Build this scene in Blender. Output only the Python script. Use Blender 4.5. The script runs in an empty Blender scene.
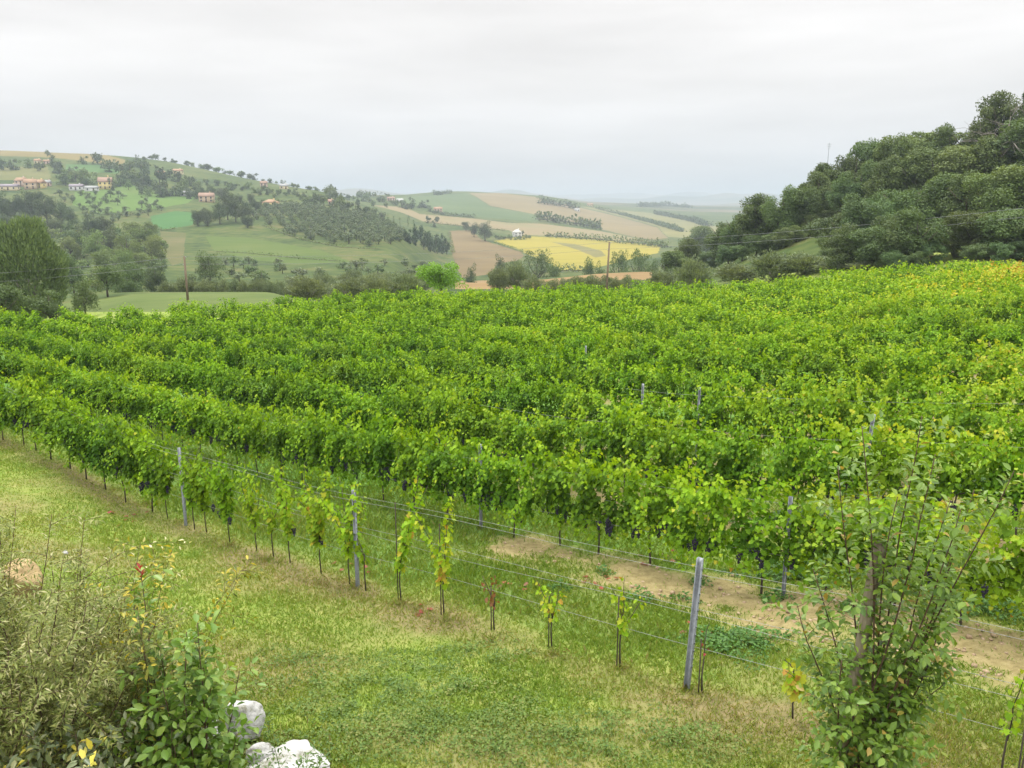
import bpy, math, random
import numpy as np
from mathutils import Vector, Matrix

# ------------------------------------------------------------------ camera, sky, sun, exposure
F_PX, W_PX, H_PX = 829.0, 1024, 768
PITCH = math.radians(12.5)
CAMZ = 6.0
CP, SP = math.cos(PITCH), math.sin(PITCH)
scene = bpy.context.scene
COL = scene.collection
cam_d = bpy.data.cameras.new('camera')
cam_d.sensor_fit = 'HORIZONTAL'; cam_d.sensor_width = 36.0
cam_d.lens = F_PX / W_PX * 36.0
cam_d.clip_start = 0.05; cam_d.clip_end = 40000
cam = bpy.data.objects.new('camera', cam_d); COL.objects.link(cam)
cam.location = (0, 0, CAMZ); cam.rotation_euler = (math.pi/2 - PITCH, 0, 0)
scene.camera = cam
scene.view_settings.view_transform = 'Standard'
scene.view_settings.look = 'None'
scene.view_settings.exposure = 0.70
scene.view_settings.gamma = 1.0
scene.view_settings.use_curve_mapping = False
scene.render.engine = 'CYCLES'
cy = scene.cycles
cy.max_bounces = 7; cy.diffuse_bounces = 3; cy.glossy_bounces = 2; cy.transmission_bounces = 4
cy.transparent_max_bounces = 6; cy.volume_bounces = 1
cy.use_denoising = True
cy.caustics_reflective = False; cy.caustics_refractive = False

SUN_EL, SUN_AZ = math.radians(60), math.radians(-28)      # azimuth from +Y towards +X
world = bpy.data.worlds.new('World'); scene.world = world
world.use_nodes = True
wn, wl = world.node_tree.nodes, world.node_tree.links
wn.clear()
w_out = wn.new('ShaderNodeOutputWorld'); w_bg = wn.new('ShaderNodeBackground')
w_bg.inputs['Strength'].default_value = 0.1
sky = wn.new('ShaderNodeTexSky'); sky.sky_type = 'NISHITA'; sky.sun_disc = False
sky.sun_elevation = SUN_EL; sky.sun_rotation = SUN_AZ
w_tc = wn.new('ShaderNodeTexCoord'); w_sep = wn.new('ShaderNodeSeparateXYZ')
wl.new(w_tc.outputs['Generated'], w_sep.inputs[0])
w_ramp = wn.new('ShaderNodeValToRGB')                     # overcast: dull blue-grey low down, far brighter overhead
cr = w_ramp.color_ramp
SKY = [(0.0, (3.4, 3.6, 3.8)), (0.46, (3.4, 3.7, 4.0)), (0.50, (4.4, 4.62, 5.0)), (0.53, (5.55, 5.58, 5.7)), (0.565, (6.0, 5.9, 5.85)),
       (0.61, (6.35, 6.2, 6.1)), (0.68, (11, 10.9, 10.7)), (0.80, (20, 19.9, 19.6)), (1.0, (25, 25, 24.7))]
while len(cr.elements) < len(SKY): cr.elements.new(0.5)
for e, (p, c) in zip(cr.elements, SKY):
    e.position = p; e.color = tuple(x/25 for x in c) + (1,)
w_map = wn.new('ShaderNodeMath'); w_map.operation = 'MULTIPLY_ADD'
w_map.inputs[1].default_value = 0.5; w_map.inputs[2].default_value = 0.5
wl.new(w_sep.outputs['Z'], w_map.inputs[0]); wl.new(w_map.outputs[0], w_ramp.inputs[0])
w_mp = wn.new('ShaderNodeMapping'); w_mp.inputs['Scale'].default_value = (2.0, 2.0, 13.0)
wl.new(w_tc.outputs['Generated'], w_mp.inputs[0])
w_no = wn.new('ShaderNodeTexNoise'); w_no.inputs['Scale'].default_value = 1.3
w_no.inputs['Detail'].default_value = 5; w_no.inputs['Roughness'].default_value = 0.5
wl.new(w_mp.outputs[0], w_no.inputs['Vector'])
w_mr = wn.new('ShaderNodeMapRange')
w_mr.inputs['From Min'].default_value = 0.3; w_mr.inputs['From Max'].default_value = 0.7
w_mr.inputs['To Min'].default_value = 25*0.88; w_mr.inputs['To Max'].default_value = 25*1.07
wl.new(w_no.outputs['Fac'], w_mr.inputs['Value'])
w_mul = wn.new('ShaderNodeVectorMath'); w_mul.operation = 'SCALE'
wl.new(w_ramp.outputs[0], w_mul.inputs[0]); wl.new(w_mr.outputs[0], w_mul.inputs['Scale'])
w_mix = wn.new('ShaderNodeMixRGB'); w_mix.inputs[0].default_value = 0.975
wl.new(sky.outputs[0], w_mix.inputs[1]); wl.new(w_mul.outputs[0], w_mix.inputs[2])
wl.new(w_mix.outputs[0], w_bg.inputs['Color']); wl.new(w_bg.outputs[0], w_out.inputs['Surface'])

sun_d = bpy.data.lights.new('sun', 'SUN'); sun_d.energy = 1.5; sun_d.angle = math.radians(11)
sun_d.color = (1.0, 0.96, 0.88)
sun = bpy.data.objects.new('sun', sun_d); COL.objects.link(sun)
sd = Vector((math.sin(SUN_AZ)*math.cos(SUN_EL), math.cos(SUN_AZ)*math.cos(SUN_EL), math.sin(SUN_EL)))
sun.rotation_euler = sd.to_track_quat('Z', 'Y').to_euler(); sun.location = sd * 60

HAZE_DENSITY = 0.00031

# ------------------------------------------------------------------ helpers
rng = np.random.default_rng(7)
def R(a, b, n=None): return rng.uniform(a, b, n)
def nrm(a):
    a = np.asarray(a, float); return a / np.maximum(np.linalg.norm(a, axis=-1, keepdims=True), 1e-9)

def hash2(ix, iy, seed):
    n = (ix.astype(np.int64)*374761393 + iy.astype(np.int64)*668265263 + seed*1442695041) & 0x7fffffff
    n = ((n ^ (n >> 13)) * 1274126177) & 0x7fffffff
    return ((n ^ (n >> 16)) & 0xffff) / 65535.0
def vnoise(x, y, seed=0):
    x = np.asarray(x, float); y = np.asarray(y, float)
    ix, iy = np.floor(x), np.floor(y); fx, fy = x-ix, y-iy
    fx = fx*fx*(3-2*fx); fy = fy*fy*(3-2*fy)
    a = hash2(ix, iy, seed); b = hash2(ix+1, iy, seed); c = hash2(ix, iy+1, seed); d = hash2(ix+1, iy+1, seed)
    return (a*(1-fx)+b*fx)*(1-fy) + (c*(1-fx)+d*fx)*fy
def fbm(x, y, seed=0, o=4):
    s = 0; a = 0.5; t = 0
    for i in range(o):
        s = s + a*vnoise(x*2**i, y*2**i, seed+i*17); t += a; a *= 0.5
    return s/t

class Geo:
    """collects faces of any size, then links them as ONE mesh object"""
    def __init__(self): self.v = []; self.f = []; self.n = 0
    def add(self, verts, faces, mat=0, val=0.5):
        verts = np.asarray(verts, float).reshape(-1, 3)
        for fa in (faces if isinstance(faces, list) else [faces]):
            fa = np.asarray(fa, int)
            if fa.ndim == 1: fa = fa[None]
            vv = np.broadcast_to(np.asarray(val, float), (len(fa),)) if np.ndim(val) == 0 else np.asarray(val, float)
            self.f.append((fa + self.n, mat, vv))
        self.v.append(verts); self.n += len(verts)
    def mesh(self, name, mats, smooth=False):
        me = bpy.data.meshes.new(name)
        V = np.concatenate(self.v) if self.v else np.zeros((0, 3))
        idx = np.concatenate([f.ravel() for f, m, v in self.f])
        tot = np.concatenate([np.full(len(f), f.shape[1]) for f, m, v in self.f])
        mi = np.concatenate([np.full(len(f), m) for f, m, v in self.f])
        vv = np.concatenate([v for f, m, v in self.f])
        me.vertices.add(len(V)); me.vertices.foreach_set('co', V.ravel())
        me.loops.add(len(idx)); me.loops.foreach_set('vertex_index', idx.astype(np.int32))
        me.polygons.add(len(tot))
        me.polygons.foreach_set('loop_start', np.concatenate([[0], np.cumsum(tot)[:-1]]).astype(np.int32))
        me.polygons.foreach_set('material_index', mi.astype(np.int32))
        at = me.attributes.new('v', 'FLOAT', 'FACE'); at.data.foreach_set('value', vv.astype(np.float32))
        if smooth: me.polygons.foreach_set('use_smooth', np.ones(len(tot), bool))
        for m in mats: me.materials.append(m)
        me.update(calc_edges=True)
        return me
    def obj(self, name, mats, parent=None, smooth=False):
        return link(name, self.mesh(name, mats if isinstance(mats, list) else [mats], smooth), parent)

def link(name, data, parent=None, loc=None, rz=0, sc=None):
    o = bpy.data.objects.new(name, data); COL.objects.link(o)
    if parent is not None: o.parent = parent
    if loc is not None: o.location = loc
    if rz: o.rotation_euler = (0, 0, rz)
    if sc is not None: o.scale = sc if hasattr(sc, '__len__') else (sc, sc, sc)
    return o
def tag(o, label=None, cat=None, group=None, kind=None):
    if label: o['label'] = label
    if cat: o['category'] = cat
    if group: o['group'] = group
    if kind: o['kind'] = kind
    return o
def thing(name, label, cat, loc=(0, 0, 0), rz=0, group=None, sc=None):
    return tag(link(name, None, None, loc, rz, sc), label, cat, group)

def tube(geo, pts, rad, sides=6, mat=0, val=0.5, cap=True):
    pts = np.asarray(pts, float); n = len(pts)
    rad = np.broadcast_to(np.asarray(rad, float), (n,))
    tan = nrm(np.gradient(pts, axis=0))
    ref = np.array([0.13, 0.31, 0.94]) if abs(tan[0, 2]) < 0.8 else np.array([0.97, 0.2, 0.1])
    s = nrm(np.cross(tan, ref)); t = np.cross(tan, s)
    a = np.arange(sides)*2*math.pi/sides
    ring = pts[:, None] + rad[:, None, None]*(np.cos(a)[None, :, None]*s[:, None] + np.sin(a)[None, :, None]*t[:, None])
    i = np.arange(n-1)[:, None]*sides; j = np.arange(sides)[None]; k = (j+1) % sides
    q = np.stack([i+j, i+k, i+sides+k, i+sides+j], -1).reshape(-1, 4)
    fs = [q]
    if cap: fs += [np.arange(sides)[::-1][None], (np.arange(sides)+(n-1)*sides)[None]]
    geo.add(ring.reshape(-1, 3), fs, mat, val)
def box(geo, c, s, mat=0, val=0.5, rz=0):
    x, y, z = np.array(s)/2
    V = np.array([[-x,-y,-z],[x,-y,-z],[x,y,-z],[-x,y,-z],[-x,-y,z],[x,-y,z],[x,y,z],[-x,y,z]])
    if rz:
        ca, sa = math.cos(rz), math.sin(rz); V = V @ np.array([[ca, sa, 0], [-sa, ca, 0], [0, 0, 1]])
    geo.add(V+np.array(c), np.array([[0,3,2,1],[4,5,6,7],[0,1,5,4],[1,2,6,5],[2,3,7,6],[3,0,4,7]]), mat, val)

# leaf templates: (u along, v across, w lift), and faces
T_VINE = (np.array([[0,0,0],[-.14,.26,.05],[.10,.52,.10],[.36,.33,.06],[.60,.44,.02],[.74,.20,-.02],[1,0,-.10],
                    [-.14,-.26,.05],[.10,-.52,.10],[.36,-.33,.06],[.60,-.44,.02],[.74,-.20,-.02]], float),
          [np.array([0,1,2,3,4,5,6]), np.array([6,11,10,9,8,7,0])])
T_OVAL = (np.array([[0,0,0],[.25,.36,.07],[.6,.46,.08],[1,0,-.12],[.6,-.46,.08],[.25,-.36,.07]], float),
          [np.array([0,1,2,3]), np.array([3,4,5,0])])
T_LANCE = (np.array([[0,0,0],[.4,.5,.04],[1,0,-.06],[.4,-.5,.04]], float), [np.array([0,1,2,3])])
T_QUAD = (np.array([[0,0,0],[.45,.5,.10],[1,.05,-.1],[.5,-.5,.05]], float), [np.array([0,1,2,3])])
T_BLADE = (np.array([[0,.5,0],[0,-.5,0],[.6,-.32,.02],[1,0,-.16],[.6,.32,.02]], float), [np.array([0,1,2,3,4])])
def leaves(geo, pos, tip, nor, L, Wd, val, templ=T_QUAD, mat=0):
    pos = np.asarray(pos, float); N = len(pos)
    if N == 0: return
    if isinstance(geo, list): geo.append((pos, np.asarray(tip, float), np.asarray(nor, float), np.broadcast_to(L, (N,)), np.broadcast_to(val, (N,)))); return
    t = nrm(tip); s = nrm(np.cross(nor, t)); n = np.cross(t, s)
    L = np.broadcast_to(np.asarray(L, float), (N,)); Wd = np.broadcast_to(np.asarray(Wd, float), (N,))
    T, faces = templ
    V = (pos[:, None] + (L[:, None]*T[None, :, 0])[..., None]*t[:, None] + (Wd[:, None]*T[None, :, 1])[..., None]*s[:, None]
         + (L[:, None]*T[None, :, 2])[..., None]*n[:, None])
    off = np.arange(N)[:, None]*len(T)
    vals = np.broadcast_to(np.asarray(val, float), (N,))
    base = geo.n
    geo.v.append(V.reshape(-1, 3)); geo.n += N*len(T)
    for fa in faces: geo.f.append((off + fa[None] + base, mat, vals))
def rdir(n, up=0.0):
    d = rng.normal(size=(n, 3)); d = nrm(d); d[:, 2] += up; return nrm(d)

# ------------------------------------------------------------------ materials
def new_mat(name):
    m = bpy.data.materials.new(name); m.use_nodes = True
    m.node_tree.nodes.clear(); return m, m.node_tree.nodes, m.node_tree.links
def set_ramp(r, stops):
    while len(r.elements) < len(stops): r.elements.new(0.5)
    for e, (p, c) in zip(r.elements, stops): e.position = p; e.color = tuple(c)+(1,)
def leaf_mat(name, stops, transl=0.35, rough=0.5, vary=0.25, tint=None, spec=0.35):
    m, n, l = new_mat(name)
    at = n.new('ShaderNodeAttribute'); at.attribute_name = 'v'
    ra = n.new('ShaderNodeValToRGB'); set_ramp(ra.color_ramp, stops)
    oi = n.new('ShaderNodeObjectInfo')
    last = at.outputs['Fac']
    if tint is not None:                                   # plants further gone towards autumn carry obj['yellowing']
        a2 = n.new('ShaderNodeAttribute'); a2.attribute_type = 'OBJECT'; a2.attribute_name = 'yellowing'
        ad = n.new('ShaderNodeMath'); ad.operation = 'ADD'
        l.new(at.outputs['Fac'], ad.inputs[0]); l.new(a2.outputs['Fac'], ad.inputs[1]); last = ad.outputs[0]
    l.new(last, ra.inputs[0])
    hs = n.new('ShaderNodeHueSaturation')
    mr = n.new('ShaderNodeMapRange'); mr.inputs['To Min'].default_value = 1-vary; mr.inputs['To Max'].default_value = 1+vary
    l.new(oi.outputs['Random'], mr.inputs['Value']); l.new(mr.outputs[0], hs.inputs['Value'])
    mh = n.new('ShaderNodeMapRange'); mh.inputs['To Min'].default_value = 0.5-0.030*vary/0.25; mh.inputs['To Max'].default_value = 0.5+0.012*vary/0.25
    mm = n.new('ShaderNodeMath'); mm.operation = 'FRACT'; m7 = n.new('ShaderNodeMath'); m7.operation = 'MULTIPLY'; m7.inputs[1].default_value = 7.31
    l.new(oi.outputs['Random'], m7.inputs[0]); l.new(m7.outputs[0], mm.inputs[0]); l.new(mm.outputs[0], mh.inputs['Value']); l.new(mh.outputs[0], hs.inputs['Hue'])
    l.new(ra.outputs[0], hs.inputs['Color'])
    bs = n.new('ShaderNodeBsdfPrincipled'); bs.inputs['Roughness'].default_value = rough
    bs.inputs['Specular IOR Level'].default_value = spec
    tr = n.new('ShaderNodeBsdfTranslucent'); mx = n.new('ShaderNodeMixShader'); mx.inputs[0].default_value = transl
    tc = n.new('ShaderNodeMixRGB'); tc.blend_type = 'MULTIPLY'; tc.inputs[0].default_value = 1.0; tc.inputs[2].default_value = (1.25, 1.15, 0.45, 1)
    l.new(hs.outputs[0], bs.inputs['Base Color']); l.new(hs.outputs[0], tc.inputs[1]); l.new(tc.outputs[0], tr.inputs['Color'])
    l.new(bs.outputs[0], mx.inputs[1]); l.new(tr.outputs[0], mx.inputs[2])
    o = n.new('ShaderNodeOutputMaterial'); l.new(mx.outputs[0], o.inputs['Surface'])
    return m
def noise_mat(name, stops, scale=8.0, rough=0.85, bump=0.3, detail=6, stretch=(1, 1, 1), metallic=0.0, bscale=None, spec=0.3, dist=0.02):
    m, n, l = new_mat(name)
    tc = n.new('ShaderNodeTexCoord'); mp = n.new('ShaderNodeMapping'); mp.inputs['Scale'].default_value = stretch
    l.new(tc.outputs['Object'], mp.inputs[0])
    no = n.new('ShaderNodeTexNoise'); no.inputs['Scale'].default_value = scale; no.inputs['Detail'].default_value = detail
    no.inputs['Roughness'].default_value = 0.65
    l.new(mp.outputs[0], no.inputs['Vector'])
    ra = n.new('ShaderNodeValToRGB'); set_ramp(ra.color_ramp, stops); l.new(no.outputs['Fac'], ra.inputs[0])
    bs = n.new('ShaderNodeBsdfPrincipled'); bs.inputs['Roughness'].default_value = rough; bs.inputs['Metallic'].default_value = metallic
    bs.inputs['Specular IOR Level'].default_value = spec
    l.new(ra.outputs[0], bs.inputs['Base Color'])
    if bump:
        n2 = n.new('ShaderNodeTexNoise'); n2.inputs['Scale'].default_value = bscale or scale*3; n2.inputs['Detail'].default_value = 5
        l.new(mp.outputs[0], n2.inputs['Vector'])
        b = n.new('ShaderNodeBump'); b.inputs['Strength'].default_value = bump; b.inputs['Distance'].default_value = dist
        l.new(n2.outputs['Fac'], b.inputs['Height']); l.new(b.outputs[0], bs.inputs['Normal'])
    o = n.new('ShaderNodeOutputMaterial'); l.new(bs.outputs[0], o.inputs['Surface'])
    return m

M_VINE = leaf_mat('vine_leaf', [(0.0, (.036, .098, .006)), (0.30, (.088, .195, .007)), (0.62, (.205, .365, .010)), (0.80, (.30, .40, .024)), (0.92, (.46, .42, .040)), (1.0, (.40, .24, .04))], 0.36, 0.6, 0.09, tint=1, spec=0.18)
M_REDLEAF = leaf_mat('autumn_leaf', [(0.0, (.15, .085, .03)), (0.6, (.28, .14, .035)), (1.0, (.26, .055, .025))], 0.35)
M_BARK = noise_mat('bark', [(0.3, (.035, .026, .018)), (0.7, (.10, .08, .06))], 14, 0.9, 0.5, stretch=(1, 1, 0.25))
M_BARKGREY = noise_mat('grey_bark', [(0.3, (.10, .09, .075)), (0.7, (.22, .20, .17))], 10, 0.9, 0.5, stretch=(1, 1, 0.25))
M_STAKEWOOD = noise_mat('weathered_wood', [(0.25, (.09, .072, .048)), (0.5, (.20, .165, .115)), (0.75, (.29, .25, .18))], 9, 0.85, 0.6, stretch=(3, 3, 0.35), dist=0.01)
M_GALV = noise_mat('galvanised_steel', [(0.3, (.15, .165, .175)), (0.7, (.27, .285, .30))], 18, 0.5, 0.1, metallic=0.55)
M_WIRE = noise_mat('steel_wire', [(0.3, (.22, .22, .21)), (0.7, (.36, .36, .34))], 18, 0.45, 0.0, metallic=0.4)
M_CABLE = noise_mat('power_cable', [(0.3, (.16, .17, .17)), (0.7, (.22, .23, .23))], 3, 0.6, 0.0)
M_GRAPE = noise_mat('dark_grape', [(0.3, (.010, .008, .020)), (0.7, (.035, .028, .06))], 40, 0.55, 0.0, spec=0.4)
M_ROCK = noise_mat('white_limestone', [(0.30, (.05, .055, .025)), (0.40, (.20, .195, .15)), (0.48, (.36, .355, .335)), (0.7, (.46, .455, .44))], 4.0, 0.9, 1.0, dist=0.04)
M_SAND = noise_mat('sandstone', [(0.3, (.24, .17, .08)), (0.6, (.38, .28, .14)), (0.8, (.44, .35, .20))], 7.0, 0.9, 0.6, dist=0.03)
M_POLE = noise_mat('pole_wood', [(0.3, (.12, .085, .06)), (0.7, (.24, .18, .13))], 5, 0.9, 0.4, stretch=(2, 2, .2))
M_GRASSBLADE = leaf_mat('grass_blade', [(0.0, (.085, .19, .02)), (0.4, (.185, .295, .032)), (0.65, (.26, .32, .055)), (0.85, (.32, .30, .10)), (1.0, (.37, .30, .13))], 0.35, 0.6, 0.0)
M_CLOVER = leaf_mat('clover_leaf', [(0.0, (.035, .098, .014)), (1.0, (.105, .225, .034))], 0.3, 0.55, 0.0)
M_WEED = leaf_mat('weed_leaf', [(0.0, (.055, .115, .018)), (0.6, (.125, .200, .030)), (1.0, (.22, .22, .06))], 0.3, 0.6, 0.0)
def tree_mat(name, a, b, vary=0.22, k=1.45): return leaf_mat(name, [(0.0, tuple(x*k for x in a)), (1.0, tuple(x*k for x in b))], 0.28, 0.6, vary, spec=0.25)
M_OAK = tree_mat('oak_foliage', (.038, .064, .022), (.104, .148, .048), .22)
M_ACACIA = tree_mat('acacia_foliage', (.040, .072, .028), (.100, .150, .060))
M_OLIVE = tree_mat('olive_foliage', (.066, .090, .046), (.145, .178, .100), 0.14)
M_GROVE = tree_mat('grove_foliage', (.046, .068, .036), (.100, .132, .072), 0.14)
M_DARK = tree_mat('valley_foliage', (.028, .046, .022), (.062, .086, .038))
M_MID = tree_mat('hill_foliage', (.040, .066, .024), (.090, .128, .045))
M_GULLY = tree_mat('gully_foliage', (.058, .088, .026), (.125, .170, .055))
M_LIME = tree_mat('bright_foliage', (.070, .150, .012), (.150, .275, .022), 0.05)
M_WILLOW = tree_mat('willow_foliage', (.038, .066, .026), (.098, .145, .055), 0.1)
M_BIGTREE = tree_mat('dense_foliage', (.055, .085, .036), (.125, .172, .075), 0.05)
M_CONIFER = tree_mat('conifer_foliage', (.020, .040, .022), (.045, .075, .035), 0.1)
M_BUSHA = leaf_mat('buddleia_leaf', [(0.0, (.075, .110, .020)), (0.5, (.165, .205, .042)), (0.85, (.25, .26, .07)), (1.0, (.38, .36, .18))], 0.25, 0.55, 0.0)
M_BUSHY = leaf_mat('yellow_leaf', [(0.0, (.07, .11, .02)), (0.5, (.22, .23, .03)), (1.0, (.55, .44, .05))], 0.35, 0.5, 0.0)
M_BUSHC = leaf_mat('elaeagnus_leaf', [(0.0, (.055, .085, .030)), (0.55, (.125, .155, .06)), (0.75, (.24, .25, .13)), (0.86, (.42, .37, .04)), (1.0, (.60, .50, .06))], 0.2, 0.4, 0.0, spec=0.5)
M_BUSHD = leaf_mat('photinia_leaf', [(0.0, (.065, .150, .018)), (0.6, (.135, .240, .03)), (1.0, (.24, .33, .06))], 0.3, 0.42, 0.0, spec=0.45)
M_ELM = leaf_mat('sapling_leaf', [(0.0, (.065, .135, .016)), (0.6, (.150, .250, .030)), (0.95, (.23, .32, .045)), (1.0, (.34, .24, .05))], 0.3, 0.45, 0.0, spec=0.45)
M_REDTIP = leaf_mat('red_young_leaf', [(0.0, (.25, .03, .02)), (1.0, (.42, .05, .03))], 0.3, 0.4, 0.0)
M_STEM = noise_mat('brown_stem', [(0.3, (.05, .03, .02)), (0.7, (.12, .07, .045))], 20, 0.8, 0.2)

# ------------------------------------------------------------------ terrain
def dep(y): return PITCH + math.atan((y - H_PX/2)/F_PX)
def hy(Y, y): return Y*math.tan(dep(y))
def tcol(px): return (px-512)/F_PX*CP
FAR = [(4200, ('y', 205)), (6000, ('y', 202)), (9500, ('y', 199))]
def K(*a): return list(a)
def yy(*a): return [(Y, ('y', y)) for Y, y in a]
# each column: (t = X/Y, [(Y, drop below camera or ('y', row in which that ground is seen))])
COLS = [
 (-1.1, K((3,4.8),(12,5.2),(21,5.9),(35,7.2),(52,8.6),(80,12))+yy((130,300),(200,288),(300,262),(450,225),(600,195),(700,178),(850,155),(1000,140),(1300,150),(2500,185))+FAR),
 (tcol(0), K((3,4.8),(6,5.0),(12,5.6),(21,6.3),(31,7.4),(42,8.1),(52,8.6),(60,9.2),(80,12))+yy((130,300),(200,288),(300,262),(450,225),(600,195),(650,185),(750,168),(900,152),(1000,151),(1300,165),(2500,190))+FAR),
 (tcol(128), K((3,4.75),(6,5.05),(10,5.6),(15,6.25),(30,7.6),(45,8.6),(62,9.4))+yy((75,312),(90,304),(118,292))+K((145,18.5))+yy((200,287),(300,262),(400,238),(500,218),(650,190),(800,165),(900,157),(1000,158),(1400,175),(2500,192))+FAR),
 (tcol(256), K((3,4.7),(8,5.35),(12,5.9),(15.6,6.38),(30,7.7),(50,8.8),(70,9.6))+yy((90,302),(116,292))+K((145,18.5))+yy((200,288),(300,265),(400,240),(500,218),(620,203),(750,187),(850,180),(950,181),(1300,192),(2500,198))+FAR),
 (tcol(320), K((3,4.65),(8,5.35),(12,5.95),(15.6,6.42),(30,7.7),(50,8.7),(75,9.6),(100,12),(150,19))+yy((220,285),(300,262),(400,238),(500,220),(600,206),(700,195),(800,191),(1000,198),(1600,198),(2500,197))+FAR),
 (tcol(384), K((3,4.6),(8,5.35),(12,5.95),(15.6,6.43),(30,7.7),(50,8.65),(76,9.5),(100,12),(150,19))+yy((220,285),(300,263),(400,241),(480,228),(560,221),(650,226),(800,215),(1000,204),(1300,196),(1500,195),(1800,199),(2500,199))+FAR),
 (tcol(450), K((3,4.6),(8,5.35),(12,5.95),(15.6,6.43),(20.7,6.96),(31,7.73),(50,8.6),(76,9.5),(95,11))+yy((130,290),(152,282.5))+K((180,19),(260,34))+yy((400,278),(500,262),(650,245),(800,230),(950,218),(1100,210),(1400,197),(1700,191.5),(2000,195),(2600,199))+FAR),
 (tcol(540), K((3,4.6),(8,5.35),(12,5.95),(15.6,6.43),(20.7,6.96),(25.9,7.36),(31,7.73),(50,8.6),(76,9.5),(100,12))+yy((150,286),(182,278))+K((210,23),(280,35))+yy((420,272),(550,258),(700,243),(820,234),(950,226),(1200,212),(1500,200),(1700,196),(2000,199),(2600,201))+FAR),
 (tcol(640), K((3,4.6),(8,5.35),(12,5.95),(20,6.8),(30,7.45),(50,8.4),(76,9.3),(100,11.5))+yy((150,283),(192,271.5))+K((220,24),(290,33))+yy((450,268),(600,252),(750,243),(900,236),(1200,225),(1800,211),(2300,204),(2700,206))+FAR),
 (tcol(700), K((3,4.6),(8.4,5.4),(12,6.0),(20,6.75),(30,7.3),(50,8.2),(74,9.0),(100,10.5))+yy((140,281),(190,273))+K((230,24))+yy((450,268),(600,252),(750,243),(900,236),(1200,226),(1800,213),(2500,207),(3000,208))+FAR),
 (tcol(760), K((3,4.6),(8.4,5.4),(12,6.0),(20,6.7),(30,7.15),(50,8.05),(72,8.7),(85,9))+yy((110,268),(130,250),(150,237),(165,231),(180,234),(250,262),(450,268),(600,254),(900,238),(1200,228),(1800,214),(2500,208))+FAR),
 (tcol(850), K((3,4.6),(8,5.3),(12,5.85),(20,6.5),(30,6.85),(50,7.3),(68,7.5),(80,7))+yy((100,250),(120,227),(140,205),(155,193),(175,193),(250,225),(450,262),(900,240),(1800,215),(2500,208))+FAR),
 (tcol(940), K((3,4.6),(7,5.2),(12,5.75),(20,6.3),(30,6.5),(50,6.7),(64,6.6),(75,6))+yy((95,240),(115,205),(135,180),(150,168),(175,165),(250,195),(450,250),(900,240),(1800,215),(2500,208))+FAR),
 (tcol(1024), K((3,4.6),(6.8,5.2),(12,5.7),(20,6.1),(30,6.3),(50,6.2),(62,6.0),(72,5.5))+yy((90,225),(110,188),(130,160),(145,148),(175,145),(260,165),(450,240),(900,240),(1800,215),(2500,208))+FAR),
 (1.1, K((3,4.6),(6.8,5.1),(12,5.4),(20,5.6),(30,5.5),(50,5.2),(62,4.6),(72,4))+yy((90,215),(110,175),(130,145),(145,130),(175,120),(260,140),(450,230),(900,240),(1800,215),(2500,208))+FAR),
]
LOGY = np.linspace(math.log(2.0), math.log(9600), 1400)
def pchip(x, y, xi):
    x = np.asarray(x, float); y = np.asarray(y, float)
    h = np.diff(x); d = np.diff(y)/h
    m = np.zeros(len(x)); m[0] = d[0]; m[-1] = d[-1]
    for i in range(1, len(x)-1):
        if d[i-1]*d[i] > 0:
            w1 = 2*h[i]+h[i-1]; w2 = h[i]+2*h[i-1]; m[i] = (w1+w2)/(w1/d[i-1]+w2/d[i])
    k = np.clip(np.searchsorted(x, xi)-1, 0, len(x)-2)
    s = (xi-x[k])/h[k]
    r = (2*s**3-3*s**2+1)*y[k]+(s**3-2*s**2+s)*h[k]*m[k]+(-2*s**3+3*s**2)*y[k+1]+(s**3-s**2)*h[k]*m[k+1]
    r = np.where(xi < x[0], y[0], r); return np.where(xi > x[-1], y[-1], r)
CT = np.array([c[0] for c in COLS])
TAB = np.array([pchip([math.log(k[0]) for k in c[1]],
                      [hy(k[0], k[1][1]) if isinstance(k[1], tuple) else k[1] for k in c[1]], LOGY) for c in COLS])
TT = np.linspace(CT[0], CT[-1], 700)                        # resample across columns smoothly
TAB2 = np.empty((len(TT), len(LOGY)))
for j in range(len(LOGY)): TAB2[:, j] = pchip(CT, TAB[:, j], TT)
def Hg(x, y):
    """height of the ground at world x, y"""
    x = np.asarray(x, float); y = np.asarray(y, float)
    Y = np.maximum(y, 3.0)
    t = np.clip(x/np.maximum(Y, 6.0), TT[0], TT[-1])
    fi = (t-TT[0])/(TT[1]-TT[0]); i = np.clip(fi.astype(int), 0, len(TT)-2); fi = np.clip(fi-i, 0, 1)
    fj = (np.log(Y)-LOGY[0])/(LOGY[1]-LOGY[0]); j = np.clip(fj.astype(int), 0, len(LOGY)-2); fj = np.clip(fj-j, 0, 1)
    h = (TAB2[i, j]*(1-fi)+TAB2[i+1, j]*fi)*(1-fj)+(TAB2[i, j+1]*(1-fi)+TAB2[i+1, j+1]*fi)*fj
    z = CAMZ-h
    amp = np.clip((Y-150)/400, 0, 1)*2.0 + np.clip((Y-1900)/3500, 0, 1)*105
    wl_ = np.where(Y > 1900, 700.0, 90.0)
    z = z + amp*(fbm(x/np.where(Y > 1900, 900.0, 90.0), y/wl_, 3, 3)-0.5)*np.where(Y > 1900, 2.2, 1.0)
    z = z + 0.10*(fbm(x*0.5, y*0.5, 5, 3)-0.5)*np.clip((60-Y)/30, 0, 1)
    return z
def H1(x, y): return float(Hg(np.array([x]), np.array([y]))[0])
def ray(px, py):
    dx, dy = (px-W_PX/2)/F_PX, -(py-H_PX/2)/F_PX
    return np.array([dx, CP+dy*SP, -SP+dy*CP])
YS = np.geomspace(3, 9400, 2600)
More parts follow.
